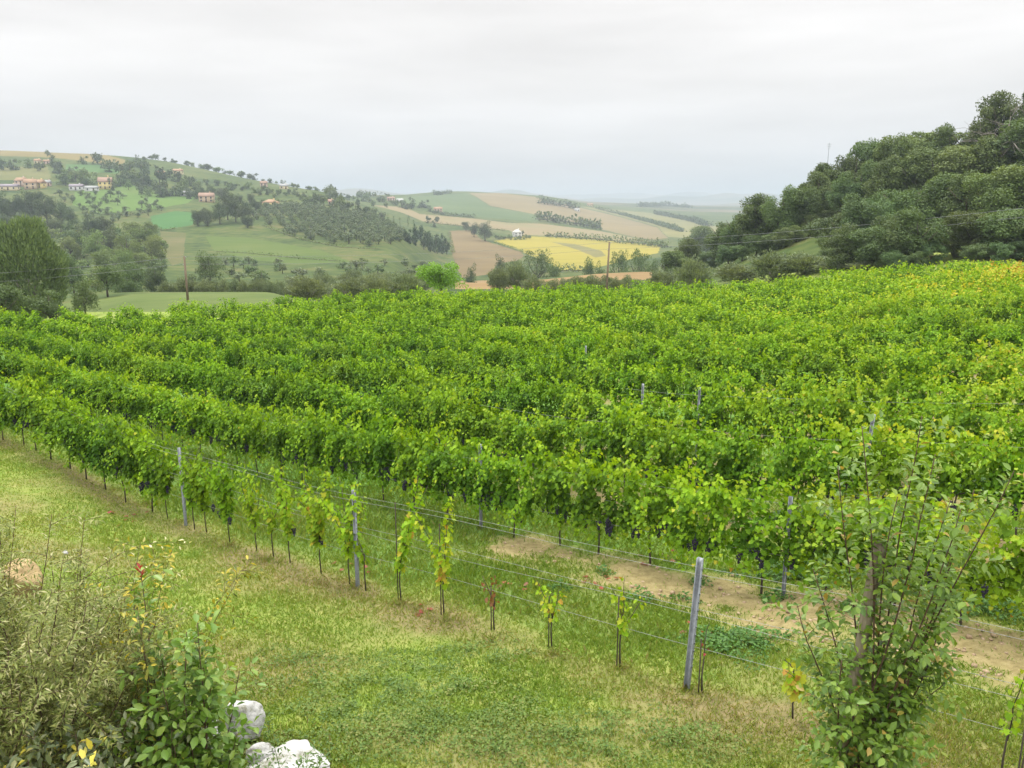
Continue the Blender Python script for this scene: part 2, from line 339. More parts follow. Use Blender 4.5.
def hit(px, py, ymin=3, ymax=9400):
    """where the line of sight through a photo point meets the ground"""
    d = ray(px, py); Y = YS[(YS >= ymin) & (YS <= ymax)]
    X = d[0]/d[1]*Y; Z = CAMZ+d[2]/d[1]*Y
    g = Hg(X, Y); k = np.nonzero(Z <= g)[0]
    if len(k) == 0: k = [int(np.argmin(Z-g))]
    k = k[0]
    if k > 0 and Z[k] <= g[k]:
        a = Z[k-1]-g[k-1]; b = Z[k]-g[k]
        f = a/(a-b) if a > 0 else 1.0
        yv = Y[k-1]+(Y[k]-Y[k-1])*f
    else: yv = Y[k]
    xv = d[0]/d[1]*yv
    return np.array([xv, yv, H1(xv, yv)])
def at(px, Y):
    x = (px-512)/F_PX*Y*CP
    for _ in range(4):
        h = CAMZ-H1(x, Y); x = (px-512)/F_PX*(Y*CP+h*SP)
    return np.array([x, Y, H1(x, Y)])
def proj(p):
    p = np.asarray(p, float); z = p[..., 1]*CP-(p[..., 2]-CAMZ)*SP; u = p[..., 1]*SP+(p[..., 2]-CAMZ)*CP
    return 512+F_PX*p[..., 0]/z, 384-F_PX*u/z
def in_poly(x, y, poly):
    r = np.zeros(np.shape(x), bool); n = len(poly)
    for i in range(n):
        x1, y1 = poly[i]; x2, y2 = poly[(i+1) % n]
        if y1 == y2: continue
        c = ((y1 > y) != (y2 > y)) & (x < (x2-x1)*(y-y1)/(y2-y1)+x1); r ^= c
    return r
def ground_poly(pix, ymin=110):
    """corner points of a field, put down on the terrain"""
    out = []
    for i in range(len(pix)):
        a, b = pix[i], pix[(i+1) % len(pix)]
        n = max(1, int(math.hypot(b[0]-a[0], b[1]-a[1])/6))
        for k in range(n):
            p = hit(a[0]+(b[0]-a[0])*k/n, a[1]+(b[1]-a[1])*k/n, ymin); out.append((p[0], p[1]))
    return out

# vineyard rows: direction D along the row, NR across, row k at distance c
D = nrm(np.array([-0.77, 0.64])); NR = np.array([-D[1]*-1, D[0]*-1]); NR = np.array([D[1], -D[0]])
def rowpt(c, s): return c*NR + s*D
C0, DC = 7.76, 3.87
VEDGE = [(-75, 22), (-36, 49.5), (-24, 62), (-12, 71), (0, 76), (12, 76), (22, 74), (32, 68.5), (38, 63), (60, 60), (75, 55), (60, -10), (-40, -10)]
def soil_mask(x, y):
    c = x*NR[0]+y*NR[1]; s = x*D[0]+y*D[1]
    k = np.round((c-C0)/DC); dc = c-(C0+k*DC)
    wob = (fbm(x*0.9, y*0.9, 11)-0.5)*1.6+(fbm(x*3.2, y*3.2, 13)-.5)*1.1
    wd = 1.0+0.55*np.clip((9-s)/7, 0, 1)*(k == 1)
    strip = np.clip((wd-np.abs(dc+0.35+(wd-1)*.8)+wob)/0.9, 0, 1)*(k >= 1)
    lim = np.where(k <= 1, 10.3, 9.0+2*k)
    return strip*np.clip((lim-s+wob*1.5)/1.5, 0, 1)*np.clip((70-y)/20, 0, 1)
def dry_mask(x, y):
    c = x*NR[0]+y*NR[1]
    d = np.clip((fbm(x*0.35, y*0.55, 21)-0.44)*4.0, 0, 1)*0.75
    under = np.clip((0.55-np.abs(c-C0+0.25)+(fbm(x*1.3, y*1.3, 23)-0.5)*1.1)/0.4, 0, 1)
    return np.clip(d*np.clip(np.maximum((C0+0.6-c)/0.6, np.clip((9-(x*D[0]+y*D[1]))/5, .3, .9)), 0, 1)+under*0.55, 0, 1)
def lush_mask(x, y):
    c = x*NR[0]+y*NR[1]
    s = x*D[0]+y*D[1]
    return np.clip((c-C0-0.2+(fbm(x*0.8, y*0.8, 31)-0.5))/0.8, 0, 1)*(1-soil_mask(x, y))*np.clip((58-y)/8, 0, 1)*np.clip((s-1)/9, .25, 1)

def ground_mat():
    m, n, l = new_mat('lawn_soil')
    geo = n.new('ShaderNodeNewGeometry')
    def attr(a):
        q = n.new('ShaderNodeAttribute'); q.attribute_name = a; return q.outputs['Fac']
    def noise(sc, det=6, rough=0.6):
        q = n.new('ShaderNodeTexNoise'); q.inputs['Scale'].default_value = sc; q.inputs['Detail'].default_value = det
        q.inputs['Roughness'].default_value = rough; l.new(geo.outputs['Position'], q.inputs['Vector']); return q.outputs['Fac']
    def ramp(f, st):
        q = n.new('ShaderNodeValToRGB'); set_ramp(q.color_ramp, st); l.new(f, q.inputs[0]); return q.outputs[0]
    def mix(f, a, b):
        q = n.new('ShaderNodeMixRGB'); l.new(f, q.inputs[0]); l.new(a, q.inputs[1]); l.new(b, q.inputs[2]); return q.outputs[0]
    grass = ramp(noise(3.0), [(0.3, (.105, .175, .026)), (0.5, (.175, .230, .042)), (0.7, (.25, .265, .075))])
    lush = ramp(noise(5.0), [(0.3, (.065, .150, .026)), (0.7, (.125, .235, .042))])
    dry = ramp(noise(9.0, 8), [(0.3, (.12, .12, .045)), (0.55, (.20, .165, .075)), (0.75, (.25, .20, .10))])
    soil = ramp(noise(6.0, 9, 0.7), [(0.28, (.135, .106, .045)), (0.5, (.245, .198, .090)), (0.75, (.33, .275, .14))])
    c = mix(attr('lush'), grass, lush); c = mix(attr('dry'), c, dry); c = mix(attr('soil'), c, soil)
    b = n.new('ShaderNodeBump'); b.inputs['Strength'].default_value = 0.6; b.inputs['Distance'].default_value = 0.05
    l.new(noise(14, 8, 0.7), b.inputs['Height'])
    bs = n.new('ShaderNodeBsdfPrincipled'); bs.inputs['Roughness'].default_value = 0.95; bs.inputs['Specular IOR Level'].default_value = 0.1
    l.new(c, bs.inputs['Base Color']); l.new(b.outputs[0], bs.inputs['Normal'])
    o = n.new('ShaderNodeOutputMaterial'); l.new(bs.outputs[0], o.inputs['Surface'])
    return m
def field_mat(name, stops, sc=0.03, fine=0.5, stretch=(1, 1, 1), fine_amt=0.35, rot=0.0):
    m, n, l = new_mat(name)
    stops = [(p, tuple(x*0.62 for x in c)) for p, c in stops]
    geo = n.new('ShaderNodeNewGeometry'); mp = n.new('ShaderNodeMapping'); mp.inputs['Scale'].default_value = stretch
    mp.inputs['Rotation'].default_value = (0, 0, rot)
    l.new(geo.outputs['Position'], mp.inputs[0])
    a = n.new('ShaderNodeTexNoise'); a.inputs['Scale'].default_value = sc; a.inputs['Detail'].default_value = 5; l.new(mp.outputs[0], a.inputs['Vector'])
    b = n.new('ShaderNodeTexNoise'); b.inputs['Scale'].default_value = fine; b.inputs['Detail'].default_value = 6; mp2 = n.new('ShaderNodeMapping'); mp2.inputs['Scale'].default_value = (.08, 1, 1); mp2.inputs['Rotation'].default_value = (0, 0, rot+.7)
    l.new(geo.outputs['Position'], mp2.inputs[0]); l.new((mp2 if sc != .025 else geo).outputs[0], b.inputs['Vector'])
    mx = n.new('ShaderNodeMixRGB'); mx.inputs[0].default_value = fine_amt; l.new(a.outputs['Fac'], mx.inputs[1]); l.new(b.outputs['Fac'], mx.inputs[2])
    ra = n.new('ShaderNodeValToRGB'); set_ramp(ra.color_ramp, stops); l.new(mx.outputs[0], ra.inputs[0])
    bs = n.new('ShaderNodeBsdfPrincipled'); bs.inputs['Roughness'].default_value = 0.95; bs.inputs['Specular IOR Level'].default_value = 0.1
    l.new(ra.outputs[0], bs.inputs['Base Color'])
    o = n.new('ShaderNodeOutputMaterial'); l.new(bs.outputs[0], o.inputs['Surface'])
    return m
M_GROUND = ground_mat()
M_HILLS = field_mat('hill_pasture', [(0.36, (.034, .062, .018)), (0.46, (.070, .108, .026)), (0.54, (.108, .140, .034)), (0.64, (.17, .16, .06))], 0.025, 0.22, fine_amt=.5)
M_FARLAND = field_mat('far_farmland', [(0.36, (.03, .05, .02)), (0.46, (.06, .09, .03)), (0.52, (.18, .15, .08)), (0.60, (.22, .175, .10)), (0.7, (.08, .09, .035))], 0.004, 0.02, (0.5, 1, 1), 0.3)

FIELDS = [  # name, photo outline, material
 ('meadow', [(60,304),(95,299),(130,294),(200,292),(300,291),(330,294),(330,312),(60,312)], field_mat('meadow_grass', [(0.3, (.095,.145,.034)), (0.7, (.165,.205,.058))], 0.15, 1.5), 66),
 ('stubble_strip', [(455,281),(545,279.5),(600,273.5),(652,271.5),(652,279),(600,284),(545,289),(455,289)], field_mat('orange_stubble', [(0.3, (.26,.165,.075)), (0.7, (.36,.25,.11))], 0.1, 1.5), 100),
 ('ploughed_field', [(449,231),(471,230),(480,239),(495,244),(521,252),(524,256),(516,261),(498,263),(491,274),(462,278),(452,254)], field_mat('ploughed_earth', [(0.3, (.165,.118,.055)), (0.7, (.25,.185,.085))], 0.02, 0.3), 240),
 ('yellow_field', [(494,241),(522,236),(565,237.5),(612,241),(661,245.5),(658,253),(640,257),(620,262),(585,270.5),(560,270.5),(550,263),(522,252)], field_mat('yellow_crop', [(0.3, (.28,.24,.035)), (0.55, (.38,.32,.045)), (0.7, (.38,.28,.09))], 0.012, 0.2, (0.4, 1, 1), 0.3, 0.4), 240),
 ('faded_strip', [(552,242),(575,244),(602,251),(606,256),(596,257.5),(578,250)], field_mat('faded_crop', [(0.3, (.17,.17,.055)), (0.7, (.26,.22,.08))], 0.03, 0.3), 240),
 ('tan_field', [(372,205),(404,207),(420,214),(444,216),(478,219),(510,223),(540,223.5),(600,231),(640,239),(655,243),(612,240),(565,236.5),(522,235),(508,230),(474,227),(446,224),(425,222),(400,212)], field_mat('tan_stubble', [(0.3, (.24,.19,.10)), (0.5, (.30,.235,.125)), (0.7, (.22,.22,.09))], 0.01, 0.2), 300),
 ('green_hillside', [(390,199),(400,197.5),(435,195),(469,193.5),(490,206.5),(535,214.5),(540,222),(516,220),(478,217),(446,213),(410,204)], field_mat('green_crop', [(0.3, (.085,.135,.05)), (0.7, (.135,.18,.065))], 0.008, 0.15), 500),
 ('brown_hillside', [(469,193),(500,193),(535,197),(580,207.5),(620,217),(657,227.5),(668,238),(650,240),(635,237),(602,229.5),(600,224),(540,220),(536,214.5),(491,206)], field_mat('brown_stubble', [(0.3, (.20,.155,.078)), (0.7, (.30,.235,.115))], 0.008, 0.15), 500),
 ('far_plain_field', [(580,206.5),(650,213),(720,227),(720,240),(668,237),(657,226.5),(620,216)], field_mat('far_crop', [(0.35, (.14,.16,.06)), (0.5, (.22,.21,.08)), (0.65, (.27,.25,.09))], 0.004, 0.1, (0.3, 1, 1), 0.2, 0.5), 700),
 ('ridge_field', [(-120,150),(0,149),(70,150),(98,153),(126,160),(124,166),(98,163),(66,159),(40,157),(0,156),(-120,158)], field_mat('ridge_stubble', [(0.3, (.20,.155,.055)), (0.7, (.27,.215,.08))], 0.01, 0.2), 500),
 ('pale_pasture', [(-60,166),(48,167),(52,178),(40,180),(-60,180)], field_mat('pale_grass', [(0.3, (.15,.16,.055)), (0.7, (.22,.21,.075))], 0.02, 0.2), 400),
 ('garden_slope', [(66,164),(100,165),(122,168),(118,174),(90,172),(66,170)], field_mat('garden_grass', [(0.3, (.08,.16,.05)), (0.7, (.11,.20,.06))], 0.02, 0.2), 400),
 ('green_slope', [(75,192),(108,183.5),(138,182),(168,189),(197,196.5),(188,203),(160,208),(100,214),(72,205)], field_mat('slope_grass', [(0.3, (.095,.175,.035)), (0.5, (.12,.205,.04)), (0.7, (.15,.21,.06))], 0.02, 0.2), 300),
 ('clover_field', [(150,216),(175,211),(198,213),(193,225),(160,230),(152,224)], field_mat('clover_crop', [(0.3, (.062,.165,.045)), (0.7, (.085,.20,.05))], 0.02, 0.2), 300),
 ('bare_track', [(160,231),(186,233),(182,262),(172,266),(163,250)], field_mat('track_earth', [(0.3, (.10,.125,.038)), (0.7, (.19,.165,.07))], 0.04, 0.3), 180),
 ('terrace_field', [(206,236),(250,238),(320,250),(352,262),(300,264),(250,260),(214,250)], field_mat('terrace_grass', [(0.3, (.07,.115,.024)), (0.5, (.105,.155,.032)), (0.7, (.14,.175,.045))], 0.03, 0.3), 180),
]
for i, f in enumerate(FIELDS): FIELDS[i] = (f[0], ground_poly(f[1], f[3]), f[2])

def wedge(y0, y1, step_y, t0, t1, step_t):
    n = int(math.log((y1+30)/(y0+30))/step_y)+1
    Y = np.geomspace(y0+30, y1+30, n)-30
    t = np.arange(t0, t1+step_t/2, step_t)
    X = t[None]*(Y[:, None]+30); YY = np.repeat(Y[:, None], len(t), 1)
    return X, YY, n, len(t)
def sheet(X, Y, Z, n, m, name, mat, parts, kind='structure', attrs=None):
    i = np.arange(n-1)[:, None]*m; j = np.arange(m-1)[None]
    q = np.stack([i+j, i+j+1, i+m+j+1, i+m+j], -1).reshape(-1, 4)
    V = np.stack([X, Y, Z], -1).reshape(-1, 3)
    cx, cyy = V[q].mean(1)[:, 0], V[q].mean(1)[:, 1]
    own = np.full(len(q), -1)
    for k, (nm, poly, mt) in enumerate(parts):
        pa = np.array(poly); lo, hi = pa.min(0), pa.max(0)
        s = np.nonzero((cx > lo[0]) & (cx < hi[0]) & (cyy > lo[1]) & (cyy < hi[1]))[0]
        wv = 0.004*cyy[s]
        xx = cx[s]+(vnoise(cx[s]*12/np.maximum(wv, .1)/12, cyy[s]/np.maximum(wv, .1)/3, 9)-.5)*wv*0.6
        own[s[in_poly(xx, cyy[s], poly)]] = k
    for k in range(-1, len(parts)):
        qs = q[own == k]
        if len(qs) == 0: continue
        u, inv = np.unique(qs, return_inverse=True)
        g = Geo(); g.add(V[u], inv.reshape(-1, 4))
        o = g.obj(name if k < 0 else parts[k][0], mat if k < 0 else parts[k][2], smooth=True)
        o['kind'] = kind
        if k < 0 and attrs:
            for an, arr in attrs.items():
                a = o.data.attributes.new(an, 'FLOAT', 'POINT'); a.data.foreach_set('value', arr.reshape(-1)[u].astype(np.float32))
SPLIT = 98.0
X, Y, n, m = wedge(-16, SPLIT, 0.0032, -1.15, 1.15, 0.0022)
Z = Hg(X, Y) + 0.05*(fbm(X*2.2, Y*2.2, 41, 4)-0.5)*np.clip((40-Y)/15, 0, 1) + soil_mask(X, Y)*0.10*(fbm(X*5, Y*5, 43, 3)-0.45)
sheet(X, Y, Z, n, m, 'ground', M_GROUND, [f for f in FIELDS if f[0] == 'meadow'], attrs={'soil': soil_mask(X, Y), 'dry': dry_mask(X, Y), 'lush': lush_mask(X, Y)})
X, Y, n, m = wedge(SPLIT, 2100, 0.0030, -0.92, 0.92, 0.0014)
sheet(X, Y, Hg(X, Y), n, m, 'hills', M_HILLS, FIELDS)
X, Y, n, m = wedge(2100, 9400, 0.004, -0.95, 0.95, 0.003)
sheet(X, Y, Hg(X, Y), n, m, 'far_hills', M_FARLAND, [f for f in FIELDS if f[0] == 'far_plain_field'])

g = Geo(); box(g, (0, 4500, 0), (2*9600, 2*5000, 2*90))
mh, nh, lh = new_mat('haze_air')
pv = nh.new('ShaderNodeVolumePrincipled'); pv.inputs['Density'].default_value = HAZE_DENSITY
pv.inputs['Color'].default_value = (0.48, 0.54, 0.62, 1); pv.inputs['Anisotropy'].default_value = 0.0
oh = nh.new('ShaderNodeOutputMaterial'); lh.new(pv.outputs[0], oh.inputs['Volume'])
hz = g.obj('haze', mh); hz['kind'] = 'stuff'

# ------------------------------------------------------------------ trees
def crown_geo(kind, seed, nleaf):
    global rng
    rng = np.random.default_rng(seed)
    g = Geo()
    if kind == 'olive':
        nl = nleaf; a = R(0, 2*math.pi, nl); cz = R(0, 1, nl)
        d = rdir(nl, 0.05); rr = R(0.25, 1.0, nl)**0.5; fs = .48 if nl > 10000 else 1.0
        lump = 0.80+0.28*np.sin(d[:, 0]*5+seed)*np.cos(d[:, 1]*4+seed*2)+0.14*np.sin(d[:, 2]*9+seed)
        if fs < 1: lump = .96+(lump-.80)*.35; rr = R(0.35, 1.0, nl)**0.4; lump = lump*(1+.10*np.sin(d[:, 0]*11+3)*np.sin(d[:, 1]*9)*np.sin(d[:, 2]*8+1))
        p = d*(rr*lump)[:, None]*np.array([0.56, 0.56, 0.50])+np.array([0, 0, 0.47]); p[:, 2] = np.where(p[:, 2] < .04, R(.02, .15, nl), p[:, 2])
        tip = nrm(d*np.array([.8, .8, .4])+np.array([0, 0, 0.75])+rng.normal(size=(nl, 3))*.3)
        leaves(g, p, tip, rdir(nl), fs*R(.06, .11, nl), fs*R(.020, .034, nl)*(1.5 if fs < 1 else 1), R(0, 1, nl), T_LANCE)
        return g
    if kind == 'conifer':
        nl = nleaf; z = R(0.08, 1.0, nl)**0.8; a = R(0, 6.283, nl)
        rad = (1-z)*0.26*(0.75+0.35*np.sin(z*40+np.sin(a*3)))+0.015; rr = rad*R(.3, 1, nl)**.5
        p = np.stack([np.cos(a)*rr, np.sin(a)*rr, z-rr*0.25], 1)
        tip = np.stack([np.cos(a), np.sin(a), -0.2+R(-.3, .3, nl)], 1)
        leaves(g, p, tip, rdir(nl, 1), R(.03, .06, nl), R(.012, .025, nl), R(0, 1, nl), T_LANCE)
        return g
    prm = {'broad': (15, 6, .46, .47, .49, .19), 'tall': (13, 6, .35, .49, .50, .16), 'willow': (34, 4, .47, .49, .50, .14), 'tiny': (9, 2, .46, .46, .47, .22), 'poplar': (9, 3, .20, .46, .52, .12)}[kind]
    nl1, nl2, rx, rz, cz, lr = prm
    d1 = rdir(nl1, 0.12); r1 = R(.18, 1.0, nl1)**.6
    c1 = d1*r1[:, None]*np.array([rx-lr*.6, rx-lr*.6, rz-lr*.6])*R(.85, 1.2, (nl1, 1))+np.array([0, 0, cz])
    lr1 = lr*R(.7, 1.3, nl1)
    d2 = rdir(nl1*nl2, 0.3); par = np.repeat(np.arange(nl1), nl2)
    cen = c1[par]+d2*(lr1[par]*R(.55, 1.0, nl1*nl2))[:, None]*np.array([1, 1, .85]); crd = lr1[par]*R(.42, .75, nl1*nl2)
    nc = nl1*nl2
    w = crd**2; k = rng.choice(nc, nleaf, p=w/w.sum())
    dd = rdir(nleaf, 0.25); r2 = R(.25, 1.0, nleaf)**0.4
    p = cen[k]+dd*(r2*crd[k])[:, None]*np.array([1, 1, .85])
    p[:, 2] = np.where(p[:, 2] < .03, R(.03, .2, nleaf), p[:, 2])
    nor = nrm(dd*0.7+np.array([0, 0, 0.5])+rng.normal(size=(nleaf, 3))*.4)
    tip = rdir(nleaf, -0.35)
    if kind == 'willow': tip = nrm(dd+np.array([0, 0, 0.6])+rng.normal(size=(nleaf, 3))*.4)
    sz = ({'broad': .030, 'tall': .028} if nleaf > 10000 else {}).get(kind) or {'broad': .036, 'tall': .034, 'willow': .036, 'tiny': .105, 'poplar': .034}[kind]
    cv = R(0, 1, nc)*.5+R(0, 1, nl1)[par]*.5
    leaves(g, p, tip, nor, sz*R(.7, 1.4, nleaf), sz*R(.45, .95, nleaf)*(0.6 if kind == 'willow' else 1), np.clip(cv[k]*.6+R(0, .40, nleaf), 0, 1), T_QUAD)
    return g
def trunk_geo(kind, seed):
    global rng
    rng = np.random.default_rng(seed)
    g = Geo()
    if kind == 'olive':
        for i in range(4):
            a = R(0, 6.28); tube(g, [(0, 0, -.05), (.05*math.cos(a), .05*math.sin(a), .15), (.2*math.cos(a), .2*math.sin(a), .5)], [.035, .028, .01], 5)
        return g
    top = .8 if kind != 'conifer' else .95
    tube(g, [(0, 0, -.06), (.01, .0, .15), (-.01, .012, .4), (.01, 0, top)], [.034, .026, .02, .006], 7)
    if kind != 'conifer':
        for i in range(9):
            a = i*2.4+R(-.3, .3); z0 = R(.18, .5); ln = R(.18, .34)
            tube(g, [(0, 0, z0), (ln*.5*math.cos(a), ln*.5*math.sin(a), z0+ln*.35), (ln*math.cos(a), ln*math.sin(a), z0+ln*.9)], [.014, .009, .003], 5)
    return g
VARI = {}
def variants(kind, mat, n=4, nleaf=5000):
    key = (kind, mat.name)
    if key not in VARI:
        VARI[key] = [(crown_geo(kind, 100+i*7+len(VARI)*31, nleaf).mesh('crown', [mat]),
                      trunk_geo(kind, 500+i).mesh('trunk', [M_BARKGREY if kind == 'olive' else M_BARK], True)) for i in range(n)]
    return VARI[key]
SINGLE = {}
def single_variants(mat, kind='tiny', n=5, nleaf=420):
    key = (kind, mat.name)
    if key not in SINGLE:
        L = []
        for i in range(n):
            g = crown_geo(kind, 900+i*11+len(SINGLE)*13, nleaf)
            tube(g, [(0, 0, -.06), (0, 0, .2), (.02, 0, .5), (0, .02, .85)], [.04, .03, .02, .008], 5, mat=1)
            L.append(g.mesh('small_tree', [mat, M_BARK]))
        SINGLE[key] = L
    return SINGLE[key]
prng = random.Random(11)
def tree(kind, mat, px, ytop, base, wpx, label, group=None, Y=None, name='tree', cat='tree', ymin=60, nleaf=5000, wide=None):
    """a tree whose foot stands at photo row `base` (or at distance Y) and whose top reaches row ytop"""
    p = at(px, Y) if Y else hit(px, base, ymin)
    ztop = CAMZ-hy(p[1], ytop); h = max(ztop-p[2], 0.5)
    w = wpx*(p[1]*CP+(CAMZ-p[2])*SP)/F_PX
    unit = {'broad': .98, 'tall': .72, 'willow': 1.0, 'olive': 1.06, 'conifer': .5, 'poplar': .46}[kind]
    cr_, tr_ = prng.choice(variants(kind, mat, 5, nleaf))
    o = thing(name, label, cat, p, prng.uniform(0, 6.28), group, (w/unit, w/unit, h/{'olive': 1.0}.get(kind, .99)))
    link('trunk', tr_, o); link('crown', cr_, o)
    return o
def small_tree(mat, px, base, hpx, wpx, label, group, Y=None, ymin=200, name='tree', kind='tiny', cat='tree'):
    p = at(px, Y) if Y else hit(px, base, ymin)
    p = p+np.array([0, 0, -.20*hpx*(p[1]*CP)/F_PX]); hpx *= 1.15
    k = (p[1]*CP+(CAMZ-p[2])*SP)/F_PX
    h, w = hpx*k, wpx*k
    me = prng.choice(single_variants(mat, kind))
    return tag(link(name, me, None, p, prng.uniform(0, 6.28), (w, w, h)), label, cat, group)

# --- wood on the right hill
WOOD = [  # px, top row, foot row, width, kind
 (668,250,280,24,'o'),(684,238,276,30,'o'),(704,229,268,36,'o'),(722,216,262,34,'o'),(741,204,256,36,'o'),(760,192,248,38,'o'),(779,187,243,34,'o'),(797,178,236,36,'o'),
 (814,172,226,32,'o'),(832,160,215,40,'o'),(853,147,206,44,'o'),(876,140,198,46,'o'),(900,136,194,46,'o'),(924,131,186,44,'o'),(948,129,182,42,'o'),(968,125,176,40,'o'),
 (842,178,225,38,'a'),(862,168,220,40,'o'),(886,165,216,46,'o'),(910,160,212,44,'o'),(936,156,206,50,'o'),(962,150,204,46,'o'),(990,140,198,56,'o'),(1018,132,190,60,'o'),
 (836,212,256,40,'a'),(858,200,254,44,'a'),(880,196,250,46,'a'),(904,188,246,50,'o'),(930,182,240,52,'o'),(960,178,238,56,'o'),(990,172,236,60,'o'),(1022,170,232,64,'o'),
 (846,228,270,36,'a'),(868,226,270,40,'a'),(893,222,268,44,'a'),(918,216,266,46,'o'),(1000,206,258,50,'o'),(1030,204,256,56,'a'),(975,214,258,40,'o'),(1050,150,220,70,'o'),
]
for px, yt, yb, w, k in WOOD:
    Yv = None
    lab = {'o': 'dark green oak in the thick wood covering the right hillside', 'a': 'bluish green feathery acacia low in the wood on the right hill'}[k]
    jt = prng.uniform(-5, 4)-(5 if px > 840 else 0)
    tree(prng.choice(['broad', 'broad', 'tall']) if k == 'o' else 'broad', M_OAK if k == 'o' else M_ACACIA, px+prng.uniform(-4, 4), yt+jt, yb, w*prng.uniform(1.1, 1.5), lab, 'oaks of the hillside wood' if k == 'o' else 'acacias at the foot of the wood', ymin=70, nleaf=14000)
tree('broad', M_OAK, 996, 92, 168, 62, 'tallest oak on the hill crest, beside the bare branched tree', ymin=80, name='tree', nleaf=6500)
tree('broad', M_OAK, 1040, 84, 165, 66, 'oak at the picture edge on the top of the right hill', ymin=80, nleaf=14000)
tree('conifer', M_CONIFER, 1022, 78, 158, 34, 'dark pointed conifer rising above the crest of the right hill', ymin=80, name='conifer_tree', nleaf=4000)
for px, yb in [(700,268),(714,265),(728,262),(742,258),(756,253),(768,249),(782,245),(796,239),(810,233),(822,226),(836,260),(850,264),(864,266),(880,264),(896,268),(912,266),(930,262),(975,262),(1000,262),(1022,258),(826,250),(842,246),(1040,256),(905,250),(870,250)]:
    tree('broad', M_ACACIA if yb > 255 else M_OAK, px, yb-prng.uniform(13, 22), yb+3, prng.uniform(22, 34), 'low leafy shrub filling the foot of the wood on the right hill', 'undergrowth shrubs of the wood', ymin=70, nleaf=9000, name='shrub', cat='shrub')
# the bare tree on the crest
p = hit(1004, 190, 80)
g = Geo(); rng = np.random.default_rng(77)
tube(g, [(0, 0, -.2), (.1, 0, 2.5), (.3, -.1, 5.5)], [.22, .17, .08], 7)
def branch(g, p0, d, ln, r, lev):
    pts = [np.array(p0)]; dd = nrm(np.array(d, float))
    for i in range(4):
        dd = nrm(dd+rng.normal(size=3)*.22+np.array([0, 0, -.05])); pts.append(pts[-1]+dd*ln/4)
    tube(g, pts, np.linspace(r, r*.35, 5), 5)
    if lev > 0:
        for i in range(5): branch(g, pts[1+i % 4], dd+rng.normal(size=3)*.8, ln*.62, r*.5, lev-1)
hb = (CAMZ-hy(p[1], 104))-p[2]
for i in range(9):
    a = i*0.7; branch(g, (.2, 0, R(2.0, 5.2)), (math.cos(a), math.sin(a), .7), R(2.2, 3.6), .07, 2)
bt = thing('bare_tree', 'leafless grey branched tree among the oaks at top right', 'tree', p, 0, None, hb/8.0)
g.obj('trunk', noise_mat('dead_bark', [(0.3, (.16, .14, .12)), (0.7, (.28, .25, .22))], 6), bt)

# --- olive bushes and shrubs along the far edge of the vineyard
OB = [  # px, top, width, distance, label
 (692,257,32,92,'round grey green bush standing clear at the left foot of the wood'),
 (735,262,40,96,'low spreading grey bush below the grassy bank'),
 (772,250,46,90,'wide grey green olive bush below the grassy bank'),
 (804,252,44,88,'twiggy olive bush right of the widest one below the bank'),
 (830,262,30,84,'low olive bush where the acacias begin'),
 (866,261,34,80,'small pale olive bush in front of the dark acacias'),
 (956,229,66,80,'big round olive bush alone before the wood at right'),
 (1012,243,46,76,'olive bush at the right end of the vineyard edge'),
 (986,250,34,77,'pale low bush between the two right hand olive bushes'),
 (308,276,36,86,'round olive bush at the right end of the meadow'),
 (350,277,34,92,'first olive bush right of the meadow end bush'),
 (378,276,32,92,'second of the olive bushes leading up to the bright green tree'),
 (405,272,34,94,'olive bush just left of the bright green tree'),
 (662,270,30,108,'grey bush in front of the dark tree at the left tip of the wood'),
]
for px, yt, w, Yd, lab in OB:
    tree('olive', M_OLIVE, px, yt, 0, w*1.18, lab, 'olive bushes along the far vineyard edge', Y=Yd, name='olive_bush', cat='bush', nleaf=3800)
for i, px in enumerate(range(552, 655, 11)):
    tree('olive', M_OLIVE, px+prng.uniform(-3, 3), prng.uniform(275, 280), 0, prng.uniform(16, 24), 'grey green bush in the low line behind the wooden pole mid picture', 'bushes in the line past the wooden pole', Y=prng.uniform(112, 122), name='olive_bush', cat='bush', nleaf=3800)
for i, px in enumerate(range(166, 300, 9)):
    tree('olive', M_OLIVE, px+prng.uniform(-3, 3), prng.uniform(276, 282), 0, prng.uniform(13, 22), 'small grey olive in the line behind the pale meadow', 'olives in the line behind the meadow', Y=prng.uniform(126, 138), name='olive_bush', cat='bush', nleaf=3800)
for i, px in enumerate(range(318, 440, 9)):
    tree('olive', M_OLIVE, px+prng.uniform(-3, 3), prng.uniform(268, 277), 0, prng.uniform(16, 26), 'hazy olive shrub behind the bushes left of the bright green tree', 'hazy olive shrubs on the lower slope', Y=prng.uniform(150, 200), name='olive_bush', cat='bush', nleaf=3800)
for px, yt, w, Yd, lab in [(499,266,24,125,'grey bush left of the bushy trees below the ploughed field'),(516,262,28,128,'grey green bush at the foot of the trees below the ploughed field'),(533,275,24,118,'low olive bush right of those below the ploughed field')]:
    tree('olive', M_OLIVE, px, yt, 0, w, lab, None, Y=Yd, name='olive_bush', cat='bush', nleaf=3800)
tree('broad', M_LIME, 441, 257, 0, 50, 'bright yellow green tree at the far vineyard edge', Y=88, nleaf=5500)

